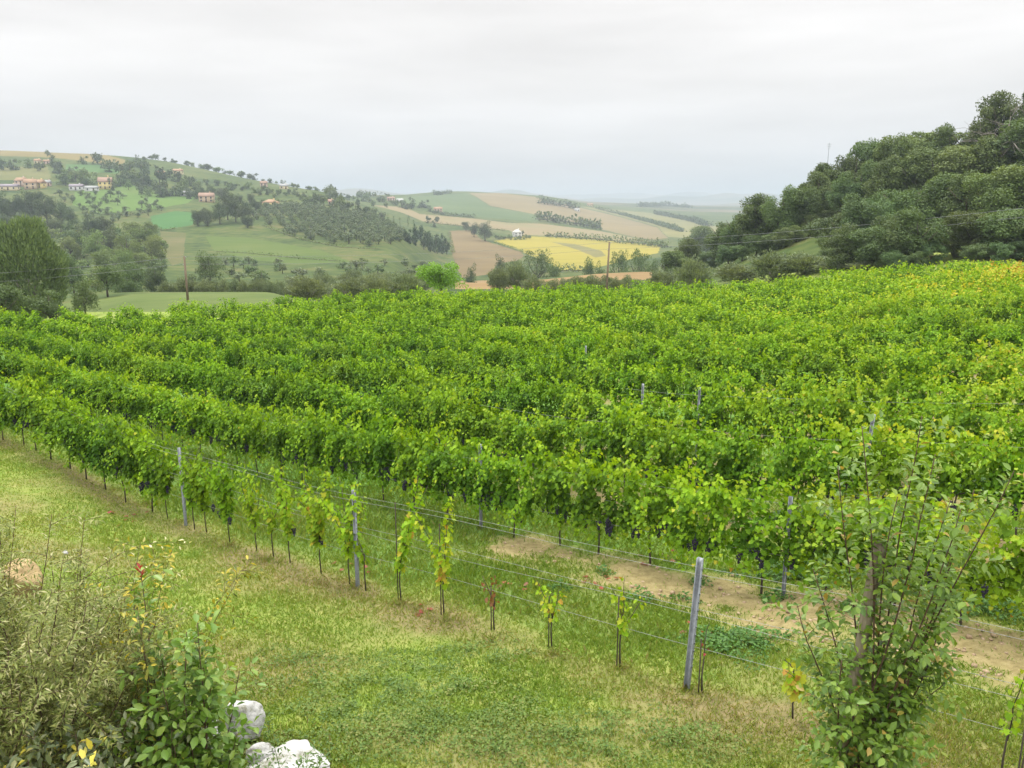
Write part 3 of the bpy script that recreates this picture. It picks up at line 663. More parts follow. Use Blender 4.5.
# --- trees in the valley and on the left
VT = [  # kind, mat, px, top, width, distance, label
 ('olive', M_BIGTREE, 32, 217, 74, 84, 'big dense round tree at the left edge beyond the vines'),
 ('broad', M_MID, 4, 280, 50, 70, 'leafy bush tree below the big round tree, at picture edge'),
 ('broad', M_MID, 52, 288, 44, 72, 'low bushy tree under the right side of the big round tree'),
 ('broad', M_MID, 86, 280, 30, 76, 'small tree with a bare trunk at the left end of the meadow'),
 ('broad', M_MID, 108, 263, 36, 108, 'round tree behind the left end of the meadow'),
 ('broad', M_DARK, 158, 262, 26, 150, 'dark narrow tree left of the first wooden pole'),
 ('willow', M_WILLOW, 211, 252, 32, 190, 'round hazy tree right of the first wooden pole'),
 ('broad', M_MID, 130, 270, 30, 140, 'yellowish leafy tree behind the meadow'),
 ('broad', M_WILLOW, 75, 255, 30, 150, 'pale bushy tree right behind the big round tree'),
 ('broad', M_WILLOW, 135, 255, 34, 165, 'pale leafy tree in the gully behind the meadow'),
 ('willow', M_WILLOW, 537, 249, 40, 300, 'tallest bushy tree between ploughed and yellow fields'),
 ('willow', M_WILLOW, 513, 258, 32, 260, 'bushy tree left of the tallest, below the ploughed field'),
 ('broad', M_DARK, 500, 258, 16, 330, 'small dark tree at the foot of the ploughed field'),
 ('broad', M_WILLOW, 556, 263, 20, 260, 'low leafy tree right of the tallest by the yellow field'),
 ('broad', M_DARK, 472, 268, 16, 270, 'dark round tree between bright green tree and ploughed field'),
 ('broad', M_WILLOW, 590, 260, 18, 260, 'first hazy tree under the yellow field, left of the pole'),
 ('broad', M_WILLOW, 601, 260, 15, 262, 'hazy tree hidden behind the tall wooden pole'),
 ('willow', M_WILLOW, 618, 250, 28, 270, 'tall hazy tree right of the wooden pole'),
 ('willow', M_WILLOW, 638, 249, 30, 270, 'hazy tree between pole and wood, under the yellow field'),
 ('broad', M_WILLOW, 625, 264, 18, 240, 'low pale shrub tree under the hazy pair right of the pole'),
 ('broad', M_WILLOW, 652, 256, 20, 260, 'hazy tree next to the tip of the wood'),
]
for kd, mt, px, yt, w, Yd, lab in VT:
    tree(kd, mt, px, yt, 0, w, lab, None, Y=Yd, nleaf=22000 if w > 60 else 5000)
for px, yb, h, w in [(98,262,34,34),(84,258,30,28),(112,258,32,30),(72,262,26,26),(128,262,30,28),(142,252,30,26),(152,262,26,24),(104,276,26,30),(122,278,28,28),(140,274,26,26),(90,240,24,26),(106,238,24,26),(150,243,22,22),(134,243,26,24)]:
    tree('broad', M_DARK if yb < 262 and px < 118 else M_GULLY, px, yb-h, yb, w, 'tree in the gully wood between big round tree and green slope', 'trees of the gully wood', ymin=140)
for px, yb, h, w in [(2,226,32,28),(16,224,28,24),(-12,228,36,30),(34,224,36,28),(48,226,30,26),(62,226,24,22),(28,232,22,24),(72,228,18,18),(56,236,20,22),(8,238,26,30),(38,240,22,26)]:
    tree('broad', M_DARK, px, yb-h, yb, w, 'dark broad tree above the big round tree, below the houses', 'dark trees below the left houses', ymin=200)
for px, yb, h, w in [(2,170,14,16),(14,170,13,14),(28,168,12,14),(40,171,11,12),(52,166,14,12),(58,172,14,14),(70,178,12,14),(84,164,10,11),(98,164,14,16),(86,184,20,22),(76,182,16,16),(66,186,16,16),(110,172,8,18),(124,184,22,20),(136,184,20,20),(148,186,22,22),(160,188,24,22),(150,196,12,12),(166,196,18,18),(176,196,16,16),(182,192,20,14),(130,170,14,16),(142,172,16,16),(145,160,5,6),(137,160,5,5),(170,178,10,10),(178,182,12,12),(190,184,10,12)]:
    small_tree(prng.choice([M_DARK, M_MID, M_DARK]), px, yb, h, w, 'leafy tree among the houses high on the left hill', 'trees round the hilltop houses', ymin=400)
for px, yb, h, w in [(200,198,12,14),(210,198,12,14),(222,199,13,16),(228,220,30,22),(236,222,26,22),(220,224,22,20),(208,226,20,20),(198,226,18,16),(246,214,14,14),(238,206,12,12),(252,206,14,12),(244,224,18,18),(256,214,14,14),(248,228,14,16)]:
    tree('broad', M_DARK, px, yb-h, yb, w, 'dark tree in the clump by the orange house on the slope', 'trees by the orange house', ymin=300)
for i in range(60):
    px = 160+i*4.3+prng.uniform(-2, 2); yb = np.interp(px, [160, 260, 330, 420], [174, 190, 196, 203])+prng.uniform(0, 8)
    small_tree(prng.choice([M_MID, M_DARK]), px, yb, prng.uniform(5, 9), prng.uniform(6, 10), 'tree in the belt along the falling skyline of the left hill', 'trees along the left hill skyline', ymin=450)
for px, yb, h, w in [(308,206,13,14),(316,206,15,14),(324,205,12,12),(340,211,16,14),(348,212,15,14),(356,214,14,14),(366,216,12,12),(374,217,14,12),(382,219,10,10),(334,208,10,10),(262,206,8,10),(284,206,7,10),(292,205,7,10),(278,204,6,8)]:
    small_tree(prng.choice([M_MID, M_DARK]), px, yb, h, w, 'tree along the top edge of the olive grove', 'trees topping the olive grove', ymin=350)
for px, yb, h, w in [(388,222,9,7),(394,223,10,7),(400,226,10,7),(408,226,12,8),(414,228,11,8)]:
    small_tree(M_MID, px, yb, h, w, 'slender tree in the file right of the olive grove top', 'slender trees right of the grove', ymin=350, kind='poplar')
for px, yb, h, w in [(416,246,26,14),(424,250,22,12),(430,252,24,13),(436,253,22,12),(442,254,24,12),(447,255,22,10),(420,240,18,12),(410,244,18,14),(404,240,12,12),(428,246,18,12),(438,246,16,12),(396,240,10,12)]:
    small_tree(M_CONIFER, px, yb, h, w, 'dark tree in the clump right of the olive grove', 'dark clump beside the olive grove', ymin=300)
for px, yb, h, w, lab in [(474,237,14,14,'left of the pair of round trees above the ploughed field'),(485,241,18,20,'right and larger of the round trees above the ploughed field'),(466,231,10,10,'small round tree left of the pair above the ploughed field')]:
    tree('broad', M_DARK, px, yb-h, yb, w, lab, ymin=350)
for px, yb, h, w in [(402,208,7,8),(412,209,8,9),(420,208,7,8),(425,208,10,12),(430,212,6,7),(427,223,8,9),(434,227,6,7),(437,222,7,8),(436,214,5,10),(443,215,4,10)]:
    small_tree(M_DARK, px, yb, h, w, 'round tree scattered on the tan fields mid distance', 'scattered trees on the tan fields', ymin=500)
for px in range(496, 530, 3):
    small_tree(M_MID, px+prng.uniform(-1, 1), 240-abs(px-512)*.05, prng.uniform(4, 6), prng.uniform(4, 7), 'small tree in the garden round the white house', 'garden trees of the white house', ymin=500)
small_tree(M_DARK, 523, 236, 6, 7, 'dark round tree close behind the white house', None, ymin=500)
for px, Yr, dy in [(int(140+i*6.2), 0, prng.uniform(3, 8)) for i in range(46)]:
    yr = [Y_ for Y_ in np.arange(560, 1150, 12)]
    ys = [proj(at(px, Y_))[1] for Y_ in yr]; b_ = int(np.argmin(ys))
    small_tree(prng.choice([M_MID, M_DARK]), px*.85+28+prng.uniform(-5, 5), 0, dy, dy*prng.uniform(1.1, 1.7), 'small tree standing right on the falling skyline of the left hill', 'trees on the left hill crest', Y=yr[b_])
for i in range(110):
    px = prng.uniform(62, 168); yb = prng.uniform(232, 292)
    if px > 150 and yb < 245: continue
    small_tree(prng.choice([M_GULLY, M_WILLOW, M_GULLY]), px, yb, prng.uniform(10, 17), prng.uniform(12, 20), 'bush filling the gully between the big round tree and the slope', 'bushes of the gully', ymin=125, name='shrub', cat='shrub')
for i in range(30):
    px = prng.uniform(-30, 75); yb = prng.uniform(236, 285)
    small_tree(prng.choice([M_GULLY, M_WILLOW, M_MID]), px, yb, prng.uniform(12, 18), prng.uniform(14, 24), 'bush on the slope behind the big round tree', 'bushes behind the big round tree', ymin=125, name='shrub', cat='shrub')
for i in range(34):
    px = prng.uniform(60, 200); yb = np.interp(px, [60, 200], [180, 198])+prng.uniform(-8, 5)
    small_tree(prng.choice([M_MID, M_DARK]), px, yb, prng.uniform(7, 12), prng.uniform(8, 14), 'leafy tree in the belt hiding the hillside houses', 'trees in front of the hillside houses', ymin=400)
# --- olive grove and scattered hill olives
def scatter(pix, step, jit, rot, ymin):
    pl = ground_poly(pix, ymin); pa = np.array(pl); lo, hi = pa.min(0)-20, pa.max(0)+20
    c = (lo+hi)/2; r = np.hypot(*(hi-lo))/2; a = np.arange(-r, r, step[0]); b = np.arange(-r, r, step[1])
    A, B = np.meshgrid(a, b); A = A.ravel()+R(-jit, jit, A.size); B = B.ravel()+R(-jit, jit, B.size)
    x = c[0]+A*math.cos(rot)-B*math.sin(rot); y = c[1]+A*math.sin(rot)+B*math.cos(rot)
    k = in_poly(x, y, pl); x, y = x[k], y[k]
    return np.stack([x, y, Hg(x, y)], 1)
rng = np.random.default_rng(5)
gp = scatter([(262,208),(300,206),(335,210),(372,218),(398,228),(410,240),(380,247),(340,246),(300,238),(262,224),(250,215)], (6.6, 6.2), 1.0, .35, 250)
gp = gp[rng.permutation(len(gp))[:290]]
for q in gp:
    s = prng.uniform(4.6, 6.4)
    me = prng.choice(single_variants(M_GROVE))
    tag(link('olive_tree', me, None, q, prng.uniform(0, 6), (s, s, s*.85)), 'small grey green olive in the planted grove on the mid slope', 'olive tree', 'olives of the planted grove')
gp2 = scatter([(60,196),(100,194),(130,198),(165,205),(160,215),(130,220),(100,224),(75,220),(58,208)], (11, 10), 4, .2, 250)
gp2 = gp2[rng.permutation(len(gp2))[:46]]
for q in gp2:
    s = prng.uniform(4, 6.5); me = prng.choice(single_variants(M_GROVE))
    tag(link('olive_tree', me, None, q, prng.uniform(0, 6), (s, s, s*.85)), 'grey olive dotted over the slope below the yellow house', 'olive tree', 'olives dotted on the left slope')
gp3 = scatter([(185,285),(200,262),(260,262),(330,268),(420,262),(438,272),(440,284),(320,288)], (9, 9), 4, .2, 170)
gp3 = gp3[rng.permutation(len(gp3))[:46]]
for q in gp3:
    s = prng.uniform(2.5, 5); me = prng.choice(single_variants(prng.choice([M_OLIVE, M_MID, M_WILLOW]), n=5))
    tag(link('shrub', me, None, q, prng.uniform(0, 6), (s*1.2, s*1.2, s*.8)), 'hazy shrub dotted over the rough slope below the olive grove', 'shrub', 'shrubs on the rough slope')

# --- hedges and far belts of trees
def hedge(label, pix, hgt, wid, mat, ymin, dens=5.0, name='hedge'):
    P = []
    for a, b in zip(pix[:-1], pix[1:]):
        nseg = max(2, int(math.hypot(b[0]-a[0], b[1]-a[1])/2))
        for k in range(nseg): P.append(hit(a[0]+(b[0]-a[0])*k/nseg, a[1]+(b[1]-a[1])*k/nseg, ymin))
    P.append(hit(pix[-1][0], pix[-1][1], ymin)); P = np.array(P)
    seg = np.linalg.norm(np.diff(P, axis=0), axis=1); cum = np.concatenate([[0], np.cumsum(seg)])
    N = int(min(6000, max(300, cum[-1]*dens)))
    u = R(0, cum[-1], N); q = np.stack([np.interp(u, cum, P[:, i]) for i in range(3)], 1)
    hh = hgt*(0.45+0.75*fbm(u/hgt*.9, np.zeros(N), int(abs(pix[0][0]))))
    a = R(0, 6.28, N); rr = R(0, 1, N)**.5
    q = q+np.stack([np.cos(a)*rr*wid/2, np.sin(a)*rr*wid/2, R(0.05, 1, N)**.8*hh*np.sqrt(np.maximum(1-rr**2*.6, .1))], 1)
    g = Geo(); leaves(g, q, rdir(N), rdir(N, .8), hgt*R(.22, .4, N), hgt*R(.14, .28, N), R(0, 1, N))
    # woody stems run along the middle of the hedge
    tube(g, P+np.array([0, 0, hgt*.2]), hgt*.05, 5, mat=1)
    return tag(g.obj(name, [mat, M_BARK]), label, 'hedge')
hedge('dark hedge along the lower edge of the tan field above the yellow field', [(545,237),(575,239),(600,241),(640,245),(668,248)], 7, 7, M_MID, 400)
hedge('tree belt across the brown hillside, right of the green hill', [(535,221),(560,223),(585,227),(599,230)], 13, 9, M_MID, 600)
hedge('hedge under the green hillside', [(446,216),(462,217),(474,218)], 5, 6, M_DARK, 600)
hedge('long dark hedge running down the far brown ridge', [(596,209),(625,216),(655,224),(682,232)], 7, 8, M_DARK, 900)
hedge('dark tree line on the far ridge above the brown hillside', [(539,204),(552,205),(566,207),(578,210)], 14, 14, M_DARK, 1000)
hedge('faint far tree line at the head of the plain', [(640,207),(665,206),(690,208)], 14, 20, M_DARK, 1800)
hedge('thin hedge across the faint far plain', [(655,214),(690,221),(712,228)], 9, 10, M_DARK, 1200)
hedge('hedge between ploughed and yellow fields, along the slope', [(494,243),(508,247),(524,253)], 2.2, 3, M_MID, 350)
hedge('green hedge along the foot of the yellow field', [(540,273),(560,272),(588,272)], 4, 5, M_MID, 280)
hedge('dark hedge below the tan ridge field', [(100,166),(112,168),(126,171)], 8, 8, M_DARK, 500)
hedge('hedge under the trees above the upper green slope', [(134,186),(150,190),(172,195)], 4, 5, M_DARK, 450)
hedge('hedge tracing the skyline left of the green hill', [(330,194),(350,195),(372,197),(392,199)], 9, 12, M_DARK, 500)
hedge('tree line on the crest of the green hill', [(434,195.5),(442,194.5),(450,194)], 9, 8, M_DARK, 900)

hedge('scrubby margin on the left side of the ploughed field', [(449,233),(451,243),(453,254)], 2.5, 3.5, M_MID, 300, 2.5)
hedge('thin scrubby margin under the clover field', [(152,226),(162,231),(176,229)], 1.6, 3, M_MID, 250, 2)
hedge('bushy margin between olive grove and rough slope', [(262,226),(300,240),(340,248),(380,250)], 2.0, 4, M_MID, 250, 2.2)
hedge('rough bushy line across the terrace grass', [(216,252),(250,254),(300,259),(340,262)], 1.6, 4, M_MID, 200, 1.6)
hedge('dark hedge at the foot of the upper green slope', [(100,215),(130,216),(150,212)], 2.5, 4, M_DARK, 300, 2.5)
hedge('hedge dividing the tan field below the green hillside', [(424,222),(446,225),(474,228),(505,231)], 3, 4, M_MID, 400, 2)
# ------------------------------------------------------------------ houses
def plain(name, c, rough=0.8, var=0.12):
    return noise_mat(name, [(0.3, tuple(x*.75*(1-var) for x in c)), (0.7, tuple(x*.75*(1+var) for x in c))], 0.8, rough, 0)
PLASTER = {'orange': plain('orange_plaster', (.50, .37, .24)), 'cream': plain('cream_plaster', (.62, .52, .32)), 'yellow': plain('yellow_plaster', (.66, .52, .22)),
           'white': plain('white_plaster', (.62, .61, .58)), 'grey': plain('grey_plaster', (.42, .40, .38)), 'pink': plain('pink_plaster', (.55, .40, .32))}
TILES = {'red': plain('red_tiles', (.33, .21, .15)), 'tan': plain('tan_tiles', (.36, .22, .13)), 'mauve': plain('mauve_sheet', (.26, .22, .25)), 'grey': plain('grey_roofing', (.33, .33, .33)), 'pale': plain('pale_roofing', (.55, .54, .52))}
M_GLASS = noise_mat('dark_window', [(0.3, (.03, .035, .04)), (0.7, (.06, .065, .07))], 2, 0.15, 0, spec=0.6)
M_DOOR = noise_mat('brown_door', [(0.3, (.08, .05, .03)), (0.7, (.13, .085, .05))], 3, 0.6, 0)
def house(px, yb, wpx, hpx, wall, roof, label, rz=0.0, storeys=2, depth=.7, hip=False, chim=True, ymin=300, name='house', Y=None):
    p = at(px, Y) if Y else hit(px, yb, ymin)
    k = (p[1]*CP+(CAMZ-p[2])*SP)/F_PX
    w = wpx*k; tot = hpx*k; d = w*depth; w *= .82; tot *= .80; d = w*depth; hw = tot*.62; hr = tot-hw
    o = thing(name, label, 'house', p, rz)
    g = Geo(); box(g, (0, 0, hw/2-1), (w, d, hw+2))
    if not hip:
        for s in (-1, 1):
            g.add([(s*w/2, -d/2, hw), (s*w/2, d/2, hw), (s*w/2, 0, hw+hr*.98)], np.array([[0, 1, 2]]) if s > 0 else np.array([[0, 2, 1]]))
    g.obj('wall', PLASTER[wall], o)
    r = Geo(); e = .35; rw, rd = w/2+e, d/2+e; zt = hw+hr; ze = hw-.12; rx = rw if not hip else max(rw-rd, rw*.25)
    th = .22
    V = [(-rw,-rd,ze),(rw,-rd,ze),(rw,rd,ze),(-rw,rd,ze),(-rx,0,zt),(rx,0,zt)]
    V += [(a, b, c+th) for a, b, c in V]
    r.add(V, [np.array([[6,7,11,10],[8,9,10,11],[1,0,4,5],[3,2,5,4],[0,1,7,6],[2,3,9,8]]), np.array([[7,8,11],[9,6,10],[1,5,2],[0,3,4]])] +
             ([np.array([[1,2,8,7],[3,0,6,9]])]))
    ro = r.obj('roof', TILES[roof], o)
    if chim:
        c = Geo(); box(c, (w*.22, d*.1, hw+hr*.9), (.7, .7, hr*.9+.8)); c.obj('chimney', PLASTER[wall], ro)
    nw = 2 if w < 9 else 3 if w < 14 else 4
    for st in range(storeys):
        zz = hw*(st+.55)/storeys
        for i in range(nw):
            if st == 0 and i == nw//2:
                c = Geo(); box(c, ((i+.5-nw/2)*w/nw, -d/2-.03, 1.05), (1.1, .12, 2.1)); c.obj('door', M_DOOR, o); continue
            c = Geo(); box(c, ((i+.5-nw/2)*w/nw, -d/2-.02, zz), (1.1, .1, 1.3)); c.obj('window', M_GLASS, o)
    for s in (-1, 1):
        c = Geo(); box(c, (s*(w/2+.02), 0, hw*.6), (.1, 1.0, 1.3)); c.obj('window', M_GLASS, o)
    return o
house(10,190,20,7,'cream','mauve','long low house with mauve roof at the far left', .1, 1, .5)
house(22,186,13,10,'pink','tan','pinkish house behind the long mauve roof', -.3, 2)
house(31,189,13,12,'orange','tan','orange house at the centre of the left hamlet', .35, 2)
house(40,188,12,10,'yellow','tan','ochre house at the right of the left hamlet', -.2, 2)
house(48,186,7,7,'pink','grey','small grey roofed annex ending the left hamlet', .1, 1)
house(38,164,7,6,'cream','tan','small cream house between trees under the ridge field', .2, 1, ymin=500)
house(47,164,7,5,'pink','tan','low pink house under the ridge field, right one', .1, 1, ymin=500)
house(77,190,15,7,'white','mauve','low mauve roofed barn left of the yellow house', .15, 1, .6, name='barn')
house(92,191,14,6,'white','grey','white flat looking outbuilding beside the yellow house', .1, 1, .6, name='barn', chim=False)
house(106,189,15,14,'yellow','red','tall yellow house with orange roof on the left hill', .3, 2)
house(162,177,8,7,'orange','tan','small orange house showing above the trees near the skyline', .2, 2)
house(178,174,11,6,'cream','tan','pale house half hidden in trees near the skyline', .1, 1)
house(186,196,12,6,'grey','grey','grey roofed farm shed below the skyline trees', .1, 1, .6, name='shed', chim=False)
house(207,202,17,11,'orange','red','orange house with red tiled roof alone on the slope', .2, 2)
house(271,207,17,9,'yellow','tan','yellow cream house above the olive grove', -.2, 2, hip=True)
house(264,187,8,7,'pink','red','pinkish house in trees on the falling skyline', .1, 2)
house(284,189,10,6,'cream','grey','cream house right of the pinkish one on the skyline', .2, 1)
house(331,206,6,8,'cream','red','cream house peeping out between trees above the grove', .3, 2)
house(391,201,9,5,'pink','red','red roofed house of the hazy far hamlet', .2, 2, ymin=700)
house(400,202,8,4,'white','pale','white house right in the hazy far hamlet', .1, 1, ymin=700)
house(438,212,10,6,'orange','tan','ochre farmhouse on the green hillside', .2, 2, ymin=600)
house(517,237,10,9,'white','pale','white house standing at the corner of the yellow field', .35, 2, ymin=500, hip=True)
house(577,211,6,3,'white','pale','tiny white house on the hazy ridge', .1, 1, ymin=1000)
house(590,206,7,3,'cream','tan','far cream house right of the tree line on the ridge', .1, 1, ymin=1000)
house(667,216,7,3,'white','pale','lone white barn on the faint far plain', .1, 1, ymin=1000, name='barn', chim=False)

# ------------------------------------------------------------------ power line
def pole(px, Yd, ytop, label, lean=0.0):
    p = at(px, Yd); h = (CAMZ-hy(Yd, ytop))-p[2]
    o = thing('utility_pole', label, 'pole', p)
    g = Geo(); tube(g, [(0, 0, -.3), (lean*.5, 0, h*.5), (lean, 0, h)], [.14, .12, .10], 10); g.obj('shaft', M_POLE, o, smooth=True)
    for dz, sx in ((.12, .16), (.95, -.16)):                 # two cables, one bracket above the other
        g = Geo(); tube(g, [(lean, 0, h-dz-.12), (lean+sx, -.02, h-dz-.12), (lean+sx*1.1, -.02, h-dz-.02)], .018, 6); b_ = g.obj('bracket', M_GALV, o)
        g = Geo(); tube(g, [(lean+sx*1.1, -.02, h-dz-.03), (lean+sx*1.1, -.02, h-dz+.02), (lean+sx*1.1, -.02, h-dz+.08)], [.03, .05, .03], 8); g.obj('insulator', TILES['pale'], b_)
    return [p+np.array([lean+sx*1.1, -.02, h-dz+.09]) for dz, sx in ((.95, -.16), (.12, .16))]
A0 = pole(-170, 70, 281, 'wooden pole outside the picture at left')
A1 = pole(188, 92, 256, 'wooden power pole standing in the pale meadow')
A2 = pole(606, 104, 242, 'tall wooden power pole behind the centre of the vineyard', .25)
A3 = pole(1180, 66, 186, 'wooden pole outside the picture at right')
for A, B, where in [(A0, A1, 'left of the meadow pole'), (A1, A2, 'between the two wooden poles'), (A2, A3, 'from the tall pole up to the right')]:
    for i in range(2):
        u = np.linspace(0, 1, 24)[:, None]; q = A[i]*(1-u)+B[i]*u; q[:, 2] -= (4*u*(1-u)*np.linalg.norm(B[i]-A[i])*.012)[:, 0]
        g = Geo(); tube(g, q, .014, 5)
        tag(g.obj('power_cable', M_CABLE), ('upper' if i else 'lower')+' power cable '+where, 'cable', 'cables of the power line')
p = hit(827, 172, 100)
g = Geo(); hm = (CAMZ-hy(p[1], 143))-p[2]
tube(g, [(0, 0, 0), (0, 0, hm)], .05, 6)
for z, w in [(hm-.2, .9), (hm-.6, .7), (hm-1.0, .5)]: tube(g, [(-w/2, 0, z), (w/2, 0, z)], .025, 5)
o = g.obj('antenna_mast', M_GALV); o.location = p; tag(o, 'thin antenna mast showing above the wood skyline', 'mast')

# ------------------------------------------------------------------ vineyard
def shoot(start, d0, ln, n, droop, topz, lean):
    """path of one cane: rises, then flops over"""
    p = np.array(start, float); d = nrm(np.array(d0, float)); out = [p.copy()]
    st = ln/n
    for i in range(n):
        d = d+rng.normal(size=3)*.10
        if p[2] > topz: d = d+np.array([lean[0]*.22, lean[1]*.22, -droop])
        d = nrm(d); p = p+d*st; out.append(p.copy())
    return np.array(out)
def vine_leaves(g, path, start_u, size, valf, mat=0, step=.06, skip=0.0, spread=.07):
    seg = np.linalg.norm(np.diff(path, axis=0), axis=1); cum = np.concatenate([[0], np.cumsum(seg)])
    N = int((cum[-1]-start_u)/step)
    if N < 1: return
    u = start_u+np.arange(N)*step+R(-.01, .01, N); u = u[R(0, 1, N) >= skip]; N = len(u)
    q = np.stack([np.interp(u, cum, path[:, i]) for i in range(3)], 1)
    a = R(0, 6.28, N); off = np.stack([np.cos(a), np.sin(a), R(-.2, .5, N)], 1)
    pos = q+off*spread*R(.4, 1.2, (N, 1))
    out = np.stack([np.cos(a)*.6, np.sin(a), np.zeros(N)], 1)
    out[:, 1] += np.sign(q[:, 1]+1e-6)*.7
    tip = nrm(out*.6+np.array([0, 0, -.75])+rng.normal(size=(N, 3))*.3)
    nor = nrm(out*.6+np.array([0, 0, .75])+rng.normal(size=(N, 3))*.3)
    L = size*R(.65, 1.2, N)*(1-.45*(u/cum[-1])**3)
    leaves(g, pos, tip, nor, L, L*R(.85, 1.05, N), np.clip(valf(u/cum[-1], q, N), 0, 1), T_VINE, mat)
def vine_canopy(g, seed):
    """the canes of one vine and the leaves along them; g collects faces (or, as a list, leaf positions)"""
    global rng
    rng = np.random.default_rng(seed)
    base = R(.17, .33)
    def vf(u, q, N): return base+.11*rng.normal(size=N)+.36*u**2.4+np.where(q[:, 2] < .8, .10, 0)+np.where(R(0, 1, N) < .010, .28, 0)  # brighter towards cane tips: young leaf colour, plus canopy shade painted into it
    nb = 6                                                   # canes start in tufts along the cordon and flop over together
    for b in range(nb):
        xb = -.55+1.1*(b+.5)/nb+R(-.06, .06); side = 1 if R(0, 1) < .5 else -1; lx = R(-.7, .7); hb = R(1.30, 1.82)
        for i in range(3):
            sd = side if R(0, 1) < .75 else -side
            pth = shoot((xb+R(-.07, .07), R(-.03, .03), .87), (R(-.14, .14)+lx*.15, sd*R(.02, .16), 1), R(1.1, 1.8), 14, R(.30, .65), hb+R(-.1, .1), (lx+R(-.2, .2), sd*R(.5, 1.1)))
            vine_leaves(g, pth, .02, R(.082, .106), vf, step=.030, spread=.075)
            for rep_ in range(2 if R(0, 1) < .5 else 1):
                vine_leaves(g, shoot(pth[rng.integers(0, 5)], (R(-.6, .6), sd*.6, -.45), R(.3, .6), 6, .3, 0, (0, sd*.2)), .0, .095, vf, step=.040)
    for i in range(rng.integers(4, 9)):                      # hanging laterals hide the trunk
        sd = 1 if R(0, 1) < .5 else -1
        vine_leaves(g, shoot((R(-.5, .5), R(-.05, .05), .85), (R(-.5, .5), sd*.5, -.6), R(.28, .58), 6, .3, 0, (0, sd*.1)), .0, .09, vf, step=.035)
    for i in range(rng.integers(3, 8)):                      # canes standing proud of the top
        lx, ly = R(-1, 1), R(-1, 1)
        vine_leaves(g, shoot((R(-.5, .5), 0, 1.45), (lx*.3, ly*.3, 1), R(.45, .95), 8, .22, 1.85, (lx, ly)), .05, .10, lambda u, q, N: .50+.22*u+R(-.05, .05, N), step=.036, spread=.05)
def full_vine(seed):
    global rng
    g = Geo(); vine_canopy(g, seed)
    t = Geo(); wob = R(-.05, .05, 3)
    tube(t, [(0, 0, -.06), (wob[0]*.5, wob[1]*.5, .25), (wob[1], wob[2], .55), (0, 0, .82)], [.020, .016, .014, .013], 7)
    for s in (-1, 1): tube(t, [(0, 0, .80), (s*.16, 0, .87), (s*.5, .01, .88)], [.013, .011, .008], 6)
    bs = []
    for i in range(rng.integers(5, 9)):
        bs.append((R(-.45, .45), R(.04, .17)*(-1 if R(0, 1) < .7 else 1), R(.66, .90)))
    return g.mesh('foliage', [M_VINE]), t.mesh('trunk', [M_BARK], True), bs
def bunch_mesh(seed):
    global rng
    rng = np.random.default_rng(seed); g = Geo()
    ico = [(0,0,1),(.894,0,.447),(.276,.851,.447),(-.724,.526,.447),(-.724,-.526,.447),(.276,-.851,.447),(.724,.526,-.447),(-.276,.851,-.447),(-.894,0,-.447),(-.276,-.851,-.447),(.724,-.526,-.447),(0,0,-1)]
    icf = np.array([[0,1,2],[0,2,3],[0,3,4],[0,4,5],[0,5,1],[1,6,2],[2,6,7],[2,7,3],[3,7,8],[3,8,4],[4,8,9],[4,9,5],[5,9,10],[5,10,1],[1,10,6],[6,11,7],[7,11,8],[8,11,9],[9,11,10],[10,11,6]])
    for i in range(46):
        u = R(0, 1); a = R(0, 6.28); r = .055*(1-u*.8)*R(.5, 1)
        g.add(np.array(ico)*.0135*R(.9, 1.1)+np.array([math.cos(a)*r, math.sin(a)*r, -u*.17]), icf)
    tube(g, [(0, 0, .06), (0, 0, -.02)], .004, 5)
    return g.mesh('grape_bunch', [M_GRAPE], True)
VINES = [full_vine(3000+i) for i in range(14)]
BUNCH = [bunch_mesh(50+i) for i in range(4)]
ROWANG = math.atan2(D[1], D[0])
ORD = ['front', 'second', 'third', 'fourth', 'fifth', 'sixth', 'seventh', 'eighth', 'ninth', 'tenth']
def grow_vine(p, row, yel, label, group, s=1.0):
    fol, tr, bs = VINES[prng.randrange(len(VINES))]
    flip = prng.random() < .5
    o = thing('grapevine', label, 'grapevine', p, ROWANG+(math.pi if flip else 0)+prng.uniform(-.06, .06), group, (s*prng.uniform(.92, 1.12), s*prng.uniform(.76, 1.04), s*(prng.uniform(.88, 1.06)+.34*(fbm(np.array([p[0]*.5]), np.array([p[1]*.5]), 67)[0]-.5))))
    link('trunk', tr, o); f = link('foliage', fol, o); f['yellowing'] = yel; f.location.z = -.13 if row <= 1 else -.04
    if row < 4:
        for b in bs:
            if row == 1 or prng.random() < .6:
                y = abs(b[1])*(1 if flip else -1)*-1
                link('grape_bunch', prng.choice(BUNCH), o, (b[0], y if prng.random() < .8 else -y, b[2]-.04), prng.uniform(0, 6), prng.uniform(.9, 1.3))
    return o
def yellowing(x, y):
    px, py = x/max(y, 1), y
    v = .22*(fbm(np.array([x*.22]), np.array([y*.22]), 61)[0]-.5)
    v += .26*math.exp(-((x-30)/7)**2-((y-50)/9)**2) + .07*max(0, min(1, (px-.15)/.2))*max(0, min(1, (30-y)/10))
    v += .05*max(0, min(1, (px-.1)/.4)) - .04*max(0, min(1, -px/.3))*max(0, min(1, (y-20)/20))
    return float(v)
cands = []
for k in range(0, 19):
    c = C0+k*DC
    s0 = 0.0
    for s in np.arange(-70, 90, .97):
        q = rowpt(c, s); x, y = q+rng.uniform(-.08, .08, 2)
        if not in_poly(np.array([x]), np.array([y]), VEDGE)[0] or y < 3: continue
        if k == 0 and s < 15.8: continue
        z = H1(x, y); u, v = proj(np.array([x, y, z+1.2]))
        if u < -420 or u > 1600: continue
        cands.append((y, k, s, x, y, z, -40 < u < 1064, u, v))
cands.sort(key=lambda a: a[0])
n_ind = 0; stuff = []
